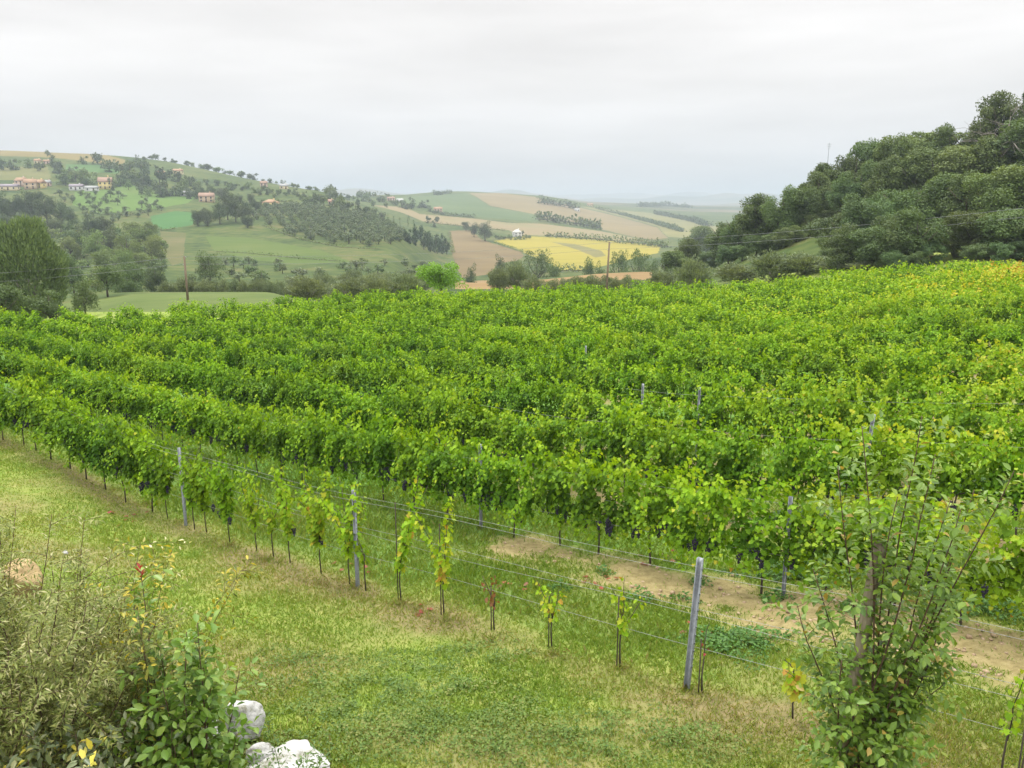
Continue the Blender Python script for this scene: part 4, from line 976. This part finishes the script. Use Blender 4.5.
for c_ in cands:
    _, k, s, x, y, z, vis, u, v = c_
    if k == 1 and prng.random() < .02: continue
    if not vis or n_ind >= 280: stuff.append(c_); continue
    if k == 1 and abs(s-10.5) < .5: pass
    if k == 1 and s < 2.2 and prng.random() < .0: continue
    rown = ORD[min(k, 9)]
    if k == 0: lab, gr = 'full leafy grapevine in the unbroken left stretch of the front row', 'full vines of the front row'
    else: lab, gr = 'full green grapevine in the %s trellis row up from the lawn' % rown, 'grapevines of the %s row' % rown
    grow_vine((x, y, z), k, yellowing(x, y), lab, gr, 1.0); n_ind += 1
# the rest of the vineyard, seen as one mass
G = Geo(); rng = np.random.default_rng(99)
protos = []
for i in range(10):
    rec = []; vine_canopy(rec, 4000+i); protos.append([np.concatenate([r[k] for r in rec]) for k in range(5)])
rng = np.random.default_rng(99)
for c_ in stuff:
    _, k, s, x, y, z, vis, u, v = c_
    po, ti, no_, le, va = protos[prng.randrange(10)]
    sel = np.nonzero(R(0, 1, len(po)) < (.55 if y < 45 else .40))[0]
    fl = ROWANG+(math.pi if prng.random() < .5 else 0)+prng.uniform(-.1, .1); ca, sa = math.cos(fl), math.sin(fl)
    hz_ = prng.uniform(.84, 1.08)+.30*(fbm(np.array([x*.5]), np.array([y*.5]), 67)[0]-.5); wz = prng.uniform(.68, .98)
    M3 = np.array([[ca, sa, 0], [-sa, ca, 0], [0, 0, 1]])
    P = (po[sel]*np.array([1.03, wz, hz_]))@M3+np.array([x, y, z])
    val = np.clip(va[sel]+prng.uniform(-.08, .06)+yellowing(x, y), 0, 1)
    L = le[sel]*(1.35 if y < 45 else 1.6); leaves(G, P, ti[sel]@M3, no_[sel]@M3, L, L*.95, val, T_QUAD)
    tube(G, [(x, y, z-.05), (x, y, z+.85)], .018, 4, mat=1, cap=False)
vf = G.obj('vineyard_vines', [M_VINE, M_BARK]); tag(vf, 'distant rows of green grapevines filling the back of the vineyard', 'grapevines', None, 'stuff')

# --- metal posts
def post_geo(h):
    g = Geo(); a, b, t = .028, .020, .004
    prof = np.array([(-a, b), (-a, -b), (a, -b), (a, b), (a-t, b), (a-t, -b+t), (-a+t, -b+t), (-a+t, b)])
    V = np.concatenate([np.c_[prof, np.full(8, -.4)], np.c_[prof, np.full(8, h)]])
    q = np.array([[i, (i+1) % 8, 8+(i+1) % 8, 8+i] for i in range(8)])
    g.add(V, [q, np.array([[8,9,14,15],[9,10,13,14],[10,11,12,13]])])
    for z in np.arange(.3, h-.02, .10):                      # hooks punched out of the flanges
        for s in (-1, 1): box(g, (s*(a+.004), -.004, z), (.010, .012, .022))
    return g
def post(px_c, s=None, k=0, px=None, h=1.6, label='', lean=(0, 0), sc=1.0):
    c = C0+k*DC
    if s is None:
        ss = np.linspace(-60, 80, 2800); q = c*NR[None]+ss[:, None]*D[None]; ok = q[:, 1] > 3; q = q[ok]; ss = ss[ok]
        u, v = proj(np.c_[q, Hg(q[:, 0], q[:, 1])+.8]); s = ss[np.argmin(np.abs(u-px))]
    x, y = rowpt(c, s); z = H1(x, y)
    o = post_geo(h).obj('metal_post', M_GALV); o.location = (x, y, z); o.rotation_euler = (lean[0], lean[1], ROWANG)
    o.scale = (sc, sc, 1)
    tag(o, label, 'post', 'metal trellis posts')
    return s
SP0 = [post(0, k=0, px=690, h=1.62, label='nearest metal trellis post, leaning, at the bare end of the front row', lean=(0, -.052), sc=1.15),
       post(0, k=0, px=355, h=1.62, label='metal post between the yellowing young vines of the front row'),
       post(0, k=0, px=182, h=1.62, label='metal post where the full vines of the front row end')]
SP1 = [post(0, k=1, px=787, h=1.6, label='metal post showing its foot on bare soil in the second row'),
       post(0, k=1, px=480, h=1.75, label='metal post standing clear in the gap of the second row')]
post(0, k=2, px=858, h=2.25, label='metal post poking out of the vines above the wooden stake', lean=(0, -.06))
post(0, k=3, px=642, h=2.05, label='post tip showing mid vineyard, right of centre')
post(0, k=3, px=697, h=2.05, label='post tip in the vines, further right mid vineyard')
post(0, k=5, px=585, h=2.05, label='tiny post tip far back in the middle of the vineyard')
# --- trellis wires
def wire(k, z, s0, s1, label, r=.0021, mat=None, sag=.02):
    c = C0+k*DC; s = np.linspace(s0, s1, 60); q = c*NR[None]+s[:, None]*D[None]
    zz = Hg(q[:, 0], q[:, 1]); zz = np.convolve(np.pad(zz, 5, mode='edge'), np.ones(11)/11, 'valid')
    g = Geo(); tube(g, np.c_[q, zz+z+sag*np.sin(s*1.05)], r, 5)
    tag(g.obj('trellis_wire', mat or M_WIRE), label, 'wire', 'trellis wires')
wire(0, 1.52, -2.5, 34, 'top wire of the front row, at the post heads')
wire(0, 1.44, -2.5, 34, 'second wire just under the top one of the front row', sag=.03)
wire(0, 1.02, -2.5, 34, 'middle wire of the front row')
wire(0, 0.92, -2.5, 34, 'wire a hand below the middle one of the front row', sag=-.02)
wire(0, 0.56, -2.5, 34, 'lowest wire of the front row')
wire(1, 1.45, -4, 30, 'upper wire of the second row, threading the leaves')
wire(1, 0.62, -4, 30, 'pale lower wire of the second row, above the soil', r=.0045)
wire(1, 1.05, -4, 30, 'middle wire of the second row')
wire(2, 1.75, -6, 14, 'top wire of the third row, bare at right')
wire(2, 0.7, -6, 14, 'lower wire of the third row')
wire(3, 1.85, -8, 12, 'top wire of the fourth row', r=.0025)

# --- the young and thin vines of the front row
def young(px, hgt, n_sh, val, label, seed, stake=False, leafs=.10, bunch=0, mat=M_VINE, skip=.15, lean=None, k=0, side=None, step=.055):
    global rng
    c = C0+k*DC
    ss = np.linspace(-4, 40, 1800); q = c*NR[None]+ss[:, None]*D[None]; ok = q[:, 1] > 3; q = q[ok]; ss = ss[ok]
    u, v = proj(np.c_[q, Hg(q[:, 0], q[:, 1])]); s = ss[np.argmin(np.abs(u-px))]
    x, y = rowpt(c, s); z = H1(x, y)
    rng = np.random.default_rng(seed)
    o = thing('grapevine', label, 'grapevine', (x, y, z), ROWANG, 'young vines of the front row')
    t = Geo(); hs = min(.62, hgt*.6)
    tube(t, [(0, 0, -.05), (.01, .01, hs*.5), (0, 0, hs)], [.012, .010, .007], 6)
    paths = []
    for i in range(n_sh):
        sp = .12 if 380 < px < 480 else .30
        d = (R(-sp, sp), R(-sp, sp)*.7, 1) if lean is None else (lean+R(-.2, .2), R(-.2, .2), 1)
        ln = (hgt-hs)*R(.85, 1.25)+.15
        pth = shoot((0, 0, hs*R(.7, 1)), d, ln, 9, .35 if n_sh > 4 else .10, hgt*.95, (R(-1, 1), R(-1, 1))); paths.append(pth)
        tube(t, pth, np.linspace(.007, .003, len(pth)), 5)
    t.obj('trunk', M_BARK, o, smooth=True)
    g = Geo()
    for pth in paths:
        vine_leaves(g, pth, .02, leafs, lambda u, q, N: val+.12*rng.normal(size=N)-.06*u, skip=skip*.5, spread=.065, step=step*.32)
    f = g.obj('foliage', mat, o); f['yellowing'] = 0.0
    if stake:
        st = Geo(); tube(st, [(.03, .03, -.2), (.03, .03, hgt*.9)], .008, 6); st.obj('stake', M_BARK, o)
    for i in range(bunch):
        link('grape_bunch', BUNCH[i % 4], o, (R(-.2, .2), R(-.08, .08), R(.55, .75)), R(0, 6), .9)
    return o
YV = [
 (168,1.35,9,.46,'leafy vine left of the post, hugging the full row',2,.11),
 (195,1.25,6,.52,'leafy low vine immediately right of the post ending the full vines',1,.11),
 (207,1.45,9,.50,'broad leafy young vine with grapes, second right of that post',4,.12),
 (230,1.6,9,.53,'broad leafy young vine, third right of that post, with dark grapes',4,.12),
 (257,1.40,4,.62,'sparse vine between the leafy pair and a taller yellow one',0,.10),
 (274,1.15,3,.66,'low yellow vine before the one with hanging grapes',0,.10),
 (290,1.55,5,.66,'yellow green vine left of the one with hanging grapes',1,.10),
 (321,1.75,5,.67,'yellowing vine with trailing shoots left of the middle post',2,.11),
 (350,1.55,4,.70,'thin yellow vine wound round the middle post of the front row',0,.10),
 (366,1.9,2,.62,'long single green shoot leaning right of the middle post',0,.10),
 (401,1.75,3,.70,'narrow yellow vine on a stake, first right of the middle post',0,.10),
 (444,1.55,3,.73,'narrow yellow vine with browning leaves, second right of the middle post',0,.10),
]
for i, (px, h, ns, val, lab, b, lf) in enumerate(YV):
    young(px, h, ns, val, lab, 700+i, stake=px > 390, bunch=b, leafs=lf*.85, skip=.1, lean=.7 if px == 366 else None)
young(494, .72, 2, .5, 'short vine with withered orange red leaves', 741, stake=True, mat=M_REDLEAF, leafs=.055, skip=.7)
young(552, .80, 3, .80, 'short stunted vine with few brown and green leaves', 742, stake=True, leafs=.07, skip=.35)
young(620, 1.05, 3, .74, 'thin dark stake vine with a tuft of pale leaves on top', 743, stake=True, leafs=.075, skip=.45)
young(702, .75, 1, .9, 'tiny vine with a few scarlet leaves beside the nearest post', 744, stake=True, mat=M_REDLEAF, leafs=.05, skip=1.5)
young(793, .55, 3, .86, 'small yellow leaved vine left of the wooden stake', 745, leafs=.09, skip=.25)
young(1000, 1.25, 1, .70, 'vine with drooping lime shoots at the right edge', 746, leafs=.06, skip=.9)
young(1020, .8, 1, .75, 'bare dark vine stump in the lower right corner', 747, leafs=.05, skip=1.7, stake=True)

# ------------------------------------------------------------------ ground cover
def scatter_xy(n, x0, x1, y0, y1):
    x = R(x0, x1, n); y = R(y0, y1, n); return x, y
def ground_z(x, y): return Hg(x, y)+0.05*(fbm(x*2.2, y*2.2, 41, 4)-0.5)*np.clip((40-y)/15, 0, 1)
rng = np.random.default_rng(21)
G = Geo()
n = 1150000; yv = 4.6+27.4*R(0, 1, n)**1.6; xv = R(-.85, 1.05, n)*(yv+2.5)
u, v = proj(np.c_[xv, yv, Hg(xv, yv)])
so = soil_mask(xv, yv); dr = dry_mask(xv, yv); lu = lush_mask(xv, yv)
patch = fbm(xv*.7, yv*.7, 71)
keep = (u > -220) & (u < 1450) & (v < 920) & (R(0, 1, n) < (1-so*.93)*(1-dr*.45)*(1-lu*.35)*(.35+.8*patch)) & (xv*NR[0]+yv*NR[1] < C0+DC*3.4)
xv, yv, lu, dr, patch = xv[keep], yv[keep], lu[keep], dr[keep], patch[keep]; n = len(xv)
zv = ground_z(xv, yv)-.01
ln = (.035+.045*patch+.09*lu*R(.4, 1.1, n))*R(.6, 1.4, n)
tip = np.c_[rng.normal(size=(n, 2))*.55, np.ones(n)*R(.5, 1.2, n)]
val = np.clip(.46+.30*(fbm(xv*.5, yv*.5, 73)-.5)+dr*.26-lu*.08+.13*rng.normal(size=n), 0, 1)
leaves(G, np.c_[xv, yv, zv], tip, np.c_[rng.normal(size=(n, 2)), np.full(n, .3)], ln, (.006+.0006*yv)*R(.7, 1.3, n), val, T_BLADE)
tag(G.obj('grass', M_GRASSBLADE), 'short mown grass with taller tufts along the vine rows', 'grass', None, 'stuff')
# taller straw and tufts by the posts and stakes
G = Geo()
for px, py in [(282,752),(300,758),(268,768),(312,770),(252,748),(182,522),(268,560),(322,585),(354,586),(401,606),(444,622),(494,640),(552,655),(620,668),(690,690),(230,545),(150,505),(120,490)]:
    b = hit(px, py); m_ = 150
    a = R(0, 6.28, m_); r_ = np.abs(rng.normal(size=m_))*.30
    x = b[0]+np.cos(a)*r_; y = b[1]+np.sin(a)*r_
    leaves(G, np.c_[x, y, ground_z(x, y)-.01], np.c_[rng.normal(size=(m_, 2))*.7, R(.3, 1, m_)], np.c_[rng.normal(size=(m_, 2)), np.full(m_, .3)], R(.04, .15, m_), R(.005, .010, m_), np.clip(R(.45, 1.05, m_), 0, 1), T_BLADE)
tag(G.obj('dry_grass', M_GRASSBLADE), 'dry straw coloured tufts round the feet of posts and young vines', 'grass', None, 'stuff')
def cover(name, spots, mat, label, dens, hgt, leaf, seed):
    global rng
    rng = np.random.default_rng(seed); G = Geo()
    for px, py, rpx, rpy in spots:
        b = hit(px, py); kx = (b[1]*CP+(CAMZ-b[2])*SP)/F_PX
        e = hit(px, py-rpy); rx = rpx*kx; ry = max(.15, e[1]-b[1])
        m_ = int(dens*rx*ry*3.14); a = R(0, 6.28, m_); r_ = R(0, 1, m_)**.5*(1+.35*np.sin(a*3+px)+.2*np.sin(a*7))
        x = b[0]+np.cos(a)*r_*rx; y = b[1]+np.sin(a)*r_*ry
        lum = fbm(x*2.5, y*2.5, 83); ok = lum > R(.25, .5, m_); x, y, lum, r_ = x[ok], y[ok], lum[ok], r_[ok]; m_ = len(x)
        z = ground_z(x, y)+R(0.0, 1, m_)*hgt*lum*1.6*np.clip(1.25-r_, .15, 1)
        leaves(G, np.c_[x, y, z], np.c_[rng.normal(size=(m_, 2)), R(-.2, .5, m_)], np.c_[rng.normal(size=(m_, 2))*.5, np.ones(m_)], leaf*R(.6, 1.3, m_), leaf*R(.5, .9, m_), np.clip(lum*.8+R(-.3, .4, m_), 0, 1), T_OVAL)
    tag(G.obj(name, mat), label, name.replace('_', ' '), None, 'stuff')
cover('clover', [(560,590,14,3),(604,575,8,3),(700,585,12,4),(775,600,16,4),(640,600,18,3),(850,610,14,4),(810,570,62,14),(735,645,50,16),(690,600,20,4),(905,520,60,12),(960,490,60,12),(790,520,50,8),(985,610,40,12),(850,490,40,6)], M_CLOVER, 'dark green clover patches between the vine rows', 1500, .22, .05, 31)
cover('weeds', [(330,690,90,34),(430,700,100,40),(520,735,110,40),(380,740,120,34),(620,740,100,30),(290,665,50,18),(470,660,70,20),(700,745,60,22),(250,755,60,24)], M_WEED, 'low olive green weeds spreading through the near lawn', 900, .15, .032, 33)

# soil clods and fallen leaves on the soil strip
rng = np.random.default_rng(37); G = Geo()
for i in range(900):
    px, py = R(500, 1020), R(540, 680); b = hit(px, py)
    if soil_mask(b[0:1], b[1:2])[0] < .5: continue
    s = R(.012, .045); box(G, (b[0], b[1], b[2]+s*.3), (s*R(.8, 1.8), s*R(.8, 1.6), s), rz=R(0, 3))
M_CLOD = noise_mat('soil_clod', [(0.3, (.20, .135, .075)), (0.7, (.42, .32, .21))], 12, .95, .3)
tag(G.obj('soil_clods', M_CLOD), 'crumbs of dry earth scattered on the bare vine strips', 'soil', None, 'stuff')
G = Geo()
for cx, cy2, n_ in [(518,587,6),(600,584,8),(700,632,5),(430,610,4),(660,560,8),(350,570,5),(130,520,8)]:
    for i in range(n_):
        b = hit(cx+R(-22, 22), cy2+R(-8, 8)); leaves(G, [b+np.array([0, 0, .03])], [(R(-1, 1), R(-1, 1), .1)], [(R(-.3, .3), R(-.3, .3), 1)], .09, .08, R(.1, 1), T_VINE)
tag(G.obj('fallen_leaves', M_REDLEAF), 'rusty fallen vine leaves lying on the soil and grass', 'leaves', None, 'stuff')

# ------------------------------------------------------------------ rocks
def rock(px, py, wpx, hpx, mat, label, seed, name='rock', sink=.25, flat=1.0):
    global rng
    rng = np.random.default_rng(seed)
    import bmesh
    b = hit(px, py); k = (b[1]*CP+(CAMZ-b[2])*SP)/F_PX
    bm = bmesh.new(); bmesh.ops.create_icosphere(bm, subdivisions=5, radius=1.0)
    V = np.array([v.co[:] for v in bm.verts])
    for i in range(14):                                      # broken faces
        d = nrm(rng.normal(size=3)); o_ = R(.62, .9); s = V@d; V = V-np.maximum(s-o_, 0)[:, None]*d*.9
    V = V*(1+.22*(fbm(V[:, 0]*2.2+seed, V[:, 1]*2.2+V[:, 2]*1.7, seed)-.5)+.10*(fbm(V[:, 0]*7+V[:, 2]*5, V[:, 1]*7-V[:, 2]*4, seed+3)-.5))[:, None]
    V = V*np.array([wpx*k/2, wpx*k*.42, hpx*k*.62])*np.array([1, 1, flat])
    for v, co in zip(bm.verts, V): v.co = co
    for f in bm.faces: f.smooth = True
    me = bpy.data.meshes.new(name); bm.to_mesh(me); bm.free(); me.materials.append(mat)
    o = link(name, me, None, b+np.array([0, 0, hpx*k*.62*(1-sink)*flat]), R(-.4, .4)); tag(o, label, 'rock')
    return o
rock(245,740,40,44,M_ROCK,'white limestone rock beside the green shrub, upper of the two',1)
rock(290,770,92,38,M_ROCK,'flat white limestone rock half sunk in grass at the bottom edge',2, flat=.42, sink=.5)
rock(262,764,30,22,M_ROCK,'small white stone between the two larger limestone rocks',12)
rock(214,748,26,30,M_ROCK,'small white rock half hidden behind the green shrub',3)
rock(18,598,50,40,M_SAND,'sandy yellow boulder behind the big grey shrub',4)
rock(66,555,7,4,M_ROCK,'small pale stone lying on the lawn above the shrubs',5)

# ------------------------------------------------------------------ foreground shrubs
def stems_leaves(o, stems, lm, sm, L, Wd, step, valf, templ, droop=.2, up=.3, leafname='foliage', start=.25, spread=.02, stemname='stems', phyl=2.4):
    t = Geo(); g = Geo()
    for pth, r in stems:
        tube(t, pth, np.linspace(r, r*.3, len(pth)), 6)
        seg = np.linalg.norm(np.diff(pth, axis=0), axis=1); cum = np.concatenate([[0], np.cumsum(seg)])
        u = np.arange(cum[-1]*start, cum[-1], step); N = len(u)
        if N == 0: continue
        u = u+R(-.3, .3, N)*step
        q = np.stack([np.interp(u, cum, pth[:, i]) for i in range(3)], 1)
        dd = nrm(np.stack([np.interp(u+.02, cum, pth[:, i]) for i in range(3)], 1)-np.stack([np.interp(u-.02, cum, pth[:, i]) for i in range(3)], 1)+1e-6)
        a = np.arange(N)*phyl+R(-.5, .5, N)
        s1 = nrm(np.cross(dd, np.array([.3, .2, .9]))); s2 = np.cross(dd, s1)
        out = np.cos(a)[:, None]*s1+np.sin(a)[:, None]*s2
        tip = nrm(out+dd*up+np.array([0, 0, -droop])+rng.normal(size=(N, 3))*.2)
        nor = nrm(np.array([0, 0, 1.0])+dd*.3-out*.1+rng.normal(size=(N, 3))*.25)
        l_ = L*R(.65, 1.2, N)
        leaves(g, q+out*spread, tip, nor, l_, l_*Wd/L, np.clip(valf(u/cum[-1], N), 0, 1), templ)
    t.obj(stemname, sm, o, smooth=True)
    return g.obj(leafname, lm, o)
def cane(p0, d0, ln, n=8, wob=.06, grav=.0):
    p = np.array(p0, float); d = nrm(np.array(d0, float)); out = [p]
    for i in range(n):
        d = nrm(d+rng.normal(size=3)*wob+np.array([0, 0, -grav])); p = p+d*ln/n; out.append(p)
    return np.array(out)
def side_canes(path, n, lmin, lmax, ang=.9, u0=.25, grav=.02, updir=.4):
    out = []
    for i in range(n):
        u = u0+(1-u0)*(i+R(0, 1))/n; k = u*(len(path)-1); j = min(int(k), len(path)-2); p = path[j]+(path[j+1]-path[j])*(k-j)
        d = nrm(path[j+1]-path[j]); a = i*2.4+R(-.4, .4)
        s1 = nrm(np.cross(d, [.3, .2, .9])); s2 = np.cross(d, s1)
        out.append(cane(p, d*updir+ang*(math.cos(a)*s1+math.sin(a)*s2), R(lmin, lmax)*(1-.5*u), 6, .08, grav))
    return out
def floor_at(x, y): return np.array([x, y, H1(x, y)])

# big grey shrub, lower left
rng = np.random.default_rng(51)
b = floor_at(-3.75, 5.5)
o = thing('grey_shrub', 'large grey green bush with narrow leaves and dry flower spikes', 'shrub', b)
st = []
for i in range(84):
    a = R(0, 6.28); r_ = R(0, 1)**.5
    top = R(2.3, 3.0)*(1-.30*r_**2)
    p = cane((math.cos(a)*.25*r_, math.sin(a)*.25*r_, 0), (math.cos(a)*r_*.58, math.sin(a)*r_*.50, 1), top, 9, .07, -.005)
    st.append((p, .007))
    for s_ in side_canes(p, 13, .25, .7, .9, .2, .03): st.append((s_, .0022))
stems_leaves(o, st, M_BUSHA, M_STEM, .048, .0125, .0062, lambda u, N: .42+.26*u+.22*rng.normal(size=N)+np.where(R(0, 1, N) < .04, .4, 0), T_LANCE, .15, .5, start=.1)
# yellowing slender shrub behind the green one
b = floor_at(-2.98, 5.75)
o = thing('yellow_shrub', 'slender shrub with small yellow leaves between grey bush and green shrub', 'shrub', b)
st = []
for i in range(12):
    a = R(0, 6.28); p = cane((R(-.2, .2), R(-.15, .15), 0), (math.cos(a)*.24, math.sin(a)*.22, 1), R(1.7, 2.55), 9, .07)
    st.append((p, .005))
    for s_ in side_canes(p, 12, .2, .5, .8, .25): st.append((s_, .002))
stems_leaves(o, st, M_BUSHY, M_STEM, .060, .024, .022, lambda u, N: .35+.25*rng.normal(size=N)+.25*u, T_OVAL, .2, .4, start=.2)
# arching dry spray with cream leaves
o = thing('arching_spray', 'dry arching twig with cream leaf tips reaching over the lawn', 'twig', floor_at(-3.35, 6.0)+np.array([0, 0, 1.75]))
st = [(cane((0, 0, .35), (.6, .35, .6), .85, 10, .07, .13), .003), (cane((.05, 0, .3), (.75, .45, .45), .9, 10, .07, .11), .003)]
stems_leaves(o, st, leaf_mat('cream_leaf', [(0, (.30, .30, .12)), (1, (.75, .70, .45))], .3, .5, 0), M_STEM, .045, .018, .03, lambda u, N: R(.2, 1, N), T_OVAL, .1, .6, start=.35)
# yellow edged glossy shrub in the corner
b = floor_at(-2.88, 4.80)
o = thing('glossy_shrub', 'glossy shrub with yellow edged grey green leaves in the corner', 'shrub', b)
st = []
for i in range(34):
    a = R(0, 6.28); r_ = R(0, 1)**.5; p = cane((R(-.2, .2), R(-.2, .2), 0), (math.cos(a)*.62*r_, math.sin(a)*.5*r_, 1), R(1.55, 1.98)*(1-.25*r_), 8, .08)
    st.append((p, .006))
    for s_ in side_canes(p, 10, .2, .42, .9, .3): st.append((s_, .002))
stems_leaves(o, st, M_BUSHC, M_STEM, .075, .034, .020, lambda u, N: .35+.18*rng.normal(size=N)+np.where(R(0, 1, N) < .20*(u+.4), .5, 0), T_OVAL, .15, .5, start=.2)
# green shrub with the red tip
b = floor_at(-2.36, 5.35)
o = thing('green_shrub', 'upright fresh green shrub topped by a few red young leaves', 'shrub', b)
st = []
main = cane((-.1, 0, 0), (-.10, .05, 1), 2.40, 10, .02)
mains = [main] + [cane((R(-.12, .12), R(-.1, .1), 0), (dx, dy, 1), ln, 9, .035) for dx, dy, ln in [(-.16, .02, 2.0), (.10, .05, 2.15), (.20, -.02, 1.9), (-.10, -.10, 1.75), (.02, .12, 2.1), (.30, .10, 1.6), (-.26, .08, 1.65), (.14, -.18, 1.45), (-.05, -.22, 1.35), (.36, -.1, 1.25), (-.34, -.05, 1.3), (-.12, .05, 1.9), (.05, -.05, 1.85), (.12, .0, 1.75), (-.2, -.15, 1.5), (.24, -.12, 1.6)]]
for p in mains:
    st.append((p, .009))
    for s_ in side_canes(p, 16, .16, .44, .85, .2, .02): st.append((s_, .002))
stems_leaves(o, st, M_BUSHD, M_STEM, .085, .050, .022, lambda u, N: .45+.2*rng.normal(size=N)+.25*u, T_OVAL, .15, .6, start=.22)
g = Geo(); e = main[-1]; m_ = 6; a = np.arange(m_)*2.4
leaves(g, e+np.c_[np.zeros((m_, 2)), R(-.06, .02, m_)], np.c_[np.cos(a)*.6, np.sin(a)*.6, R(.5, 1.2, m_)], np.c_[-np.cos(a)*.5, -np.sin(a)*.5, np.full(m_, .7)], R(.045, .075, m_), .024, R(0, 1, m_), T_OVAL)
g.obj('red_tip', M_REDTIP, o)['label'] = 'red young leaves at the shoot tip'
# pale feathery weed at the rocks
b = floor_at(-1.78, 5.55)
o = thing('pale_weed', 'pale green feathery weed between green shrub and white rocks', 'plant', b)
st = []
for i in range(16):
    a = R(0, 6.28); p = cane((R(-.12, .12), R(-.12, .12), 0), (math.cos(a)*.28, math.sin(a)*.28, 1), R(.75, 1.2), 7, .06); st.append((p, .005))
    for s_ in side_canes(p, 11, .12, .28, .7, .2): st.append((s_, .0015))
stems_leaves(o, st, leaf_mat('pale_weed_leaf', [(0, (.07, .13, .035)), (1, (.16, .24, .08))], .3, .6, 0), M_WEED, .040, .018, .014, lambda u, N: R(0, 1, N), T_OVAL, .1, .5, start=.15)

# ------------------------------------------------------------------ wooden stake and the sapling round it
rng = np.random.default_rng(61)
b = floor_at(2.66, 6.0)
g = Geo()
hgt = 2.46; zz = np.linspace(-.3, hgt, 12)
sh = np.array([.20, .02, 1.0])
tube(g, np.c_[zz/hgt*.20+.006*np.sin(zz*5), zz/hgt*.02+.005*np.cos(zz*4), zz], np.linspace(.054, .046, 12)*(1+.05*np.sin(zz*7)), 16)
o = g.obj('wooden_stake', M_STAKEWOOD, smooth=True); o.location = b; tag(o, 'thick weathered wooden stake leaning inside the leafy sapling', 'stake')
o = thing('sapling', 'leafy many stemmed sapling growing up round the wooden stake', 'tree', b+np.array([.14, -.05, 0]))
st = []
for dx, dy, ln, w_ in [(.05, .02, 3.3, .03), (.09, .04, 3.5, .03), (.14, .0, 3.4, .03), (.20, .05, 3.25, .03), (.02, -.05, 2.9, .04), (.26, .02, 2.5, .04), (-.12, -.05, 2.2, .05), (-.22, .02, 1.9, .06), (.36, .04, 2.0, .05), (-.30, -.06, 1.6, .06), (.02, .10, 3.0, .04), (-.42, .0, 1.35, .07), (.48, .0, 1.6, .06), (.04, .06, 2.9, .04), (.16, -.05, 3.0, .04), (.20, .1, 2.8, .04), (.3, .12, 1.6, .06)]:
    p = cane((R(-.06, .10), R(-.06, .06), 0), (dx*.78, dy, 1), ln, 12, w_, .004); st.append((p, .011))
    for s_ in side_canes(p, 13, .25, .6, .8, .15, .03, .5): st.append((s_, .002))
stems_leaves(o, st, M_ELM, M_STEM, .078, .044, .017, lambda u, N: .45+.22*rng.normal(size=N)+.15*u+np.where(R(0, 1, N) < .008, .4, 0), T_OVAL, .25, .6, start=.22)
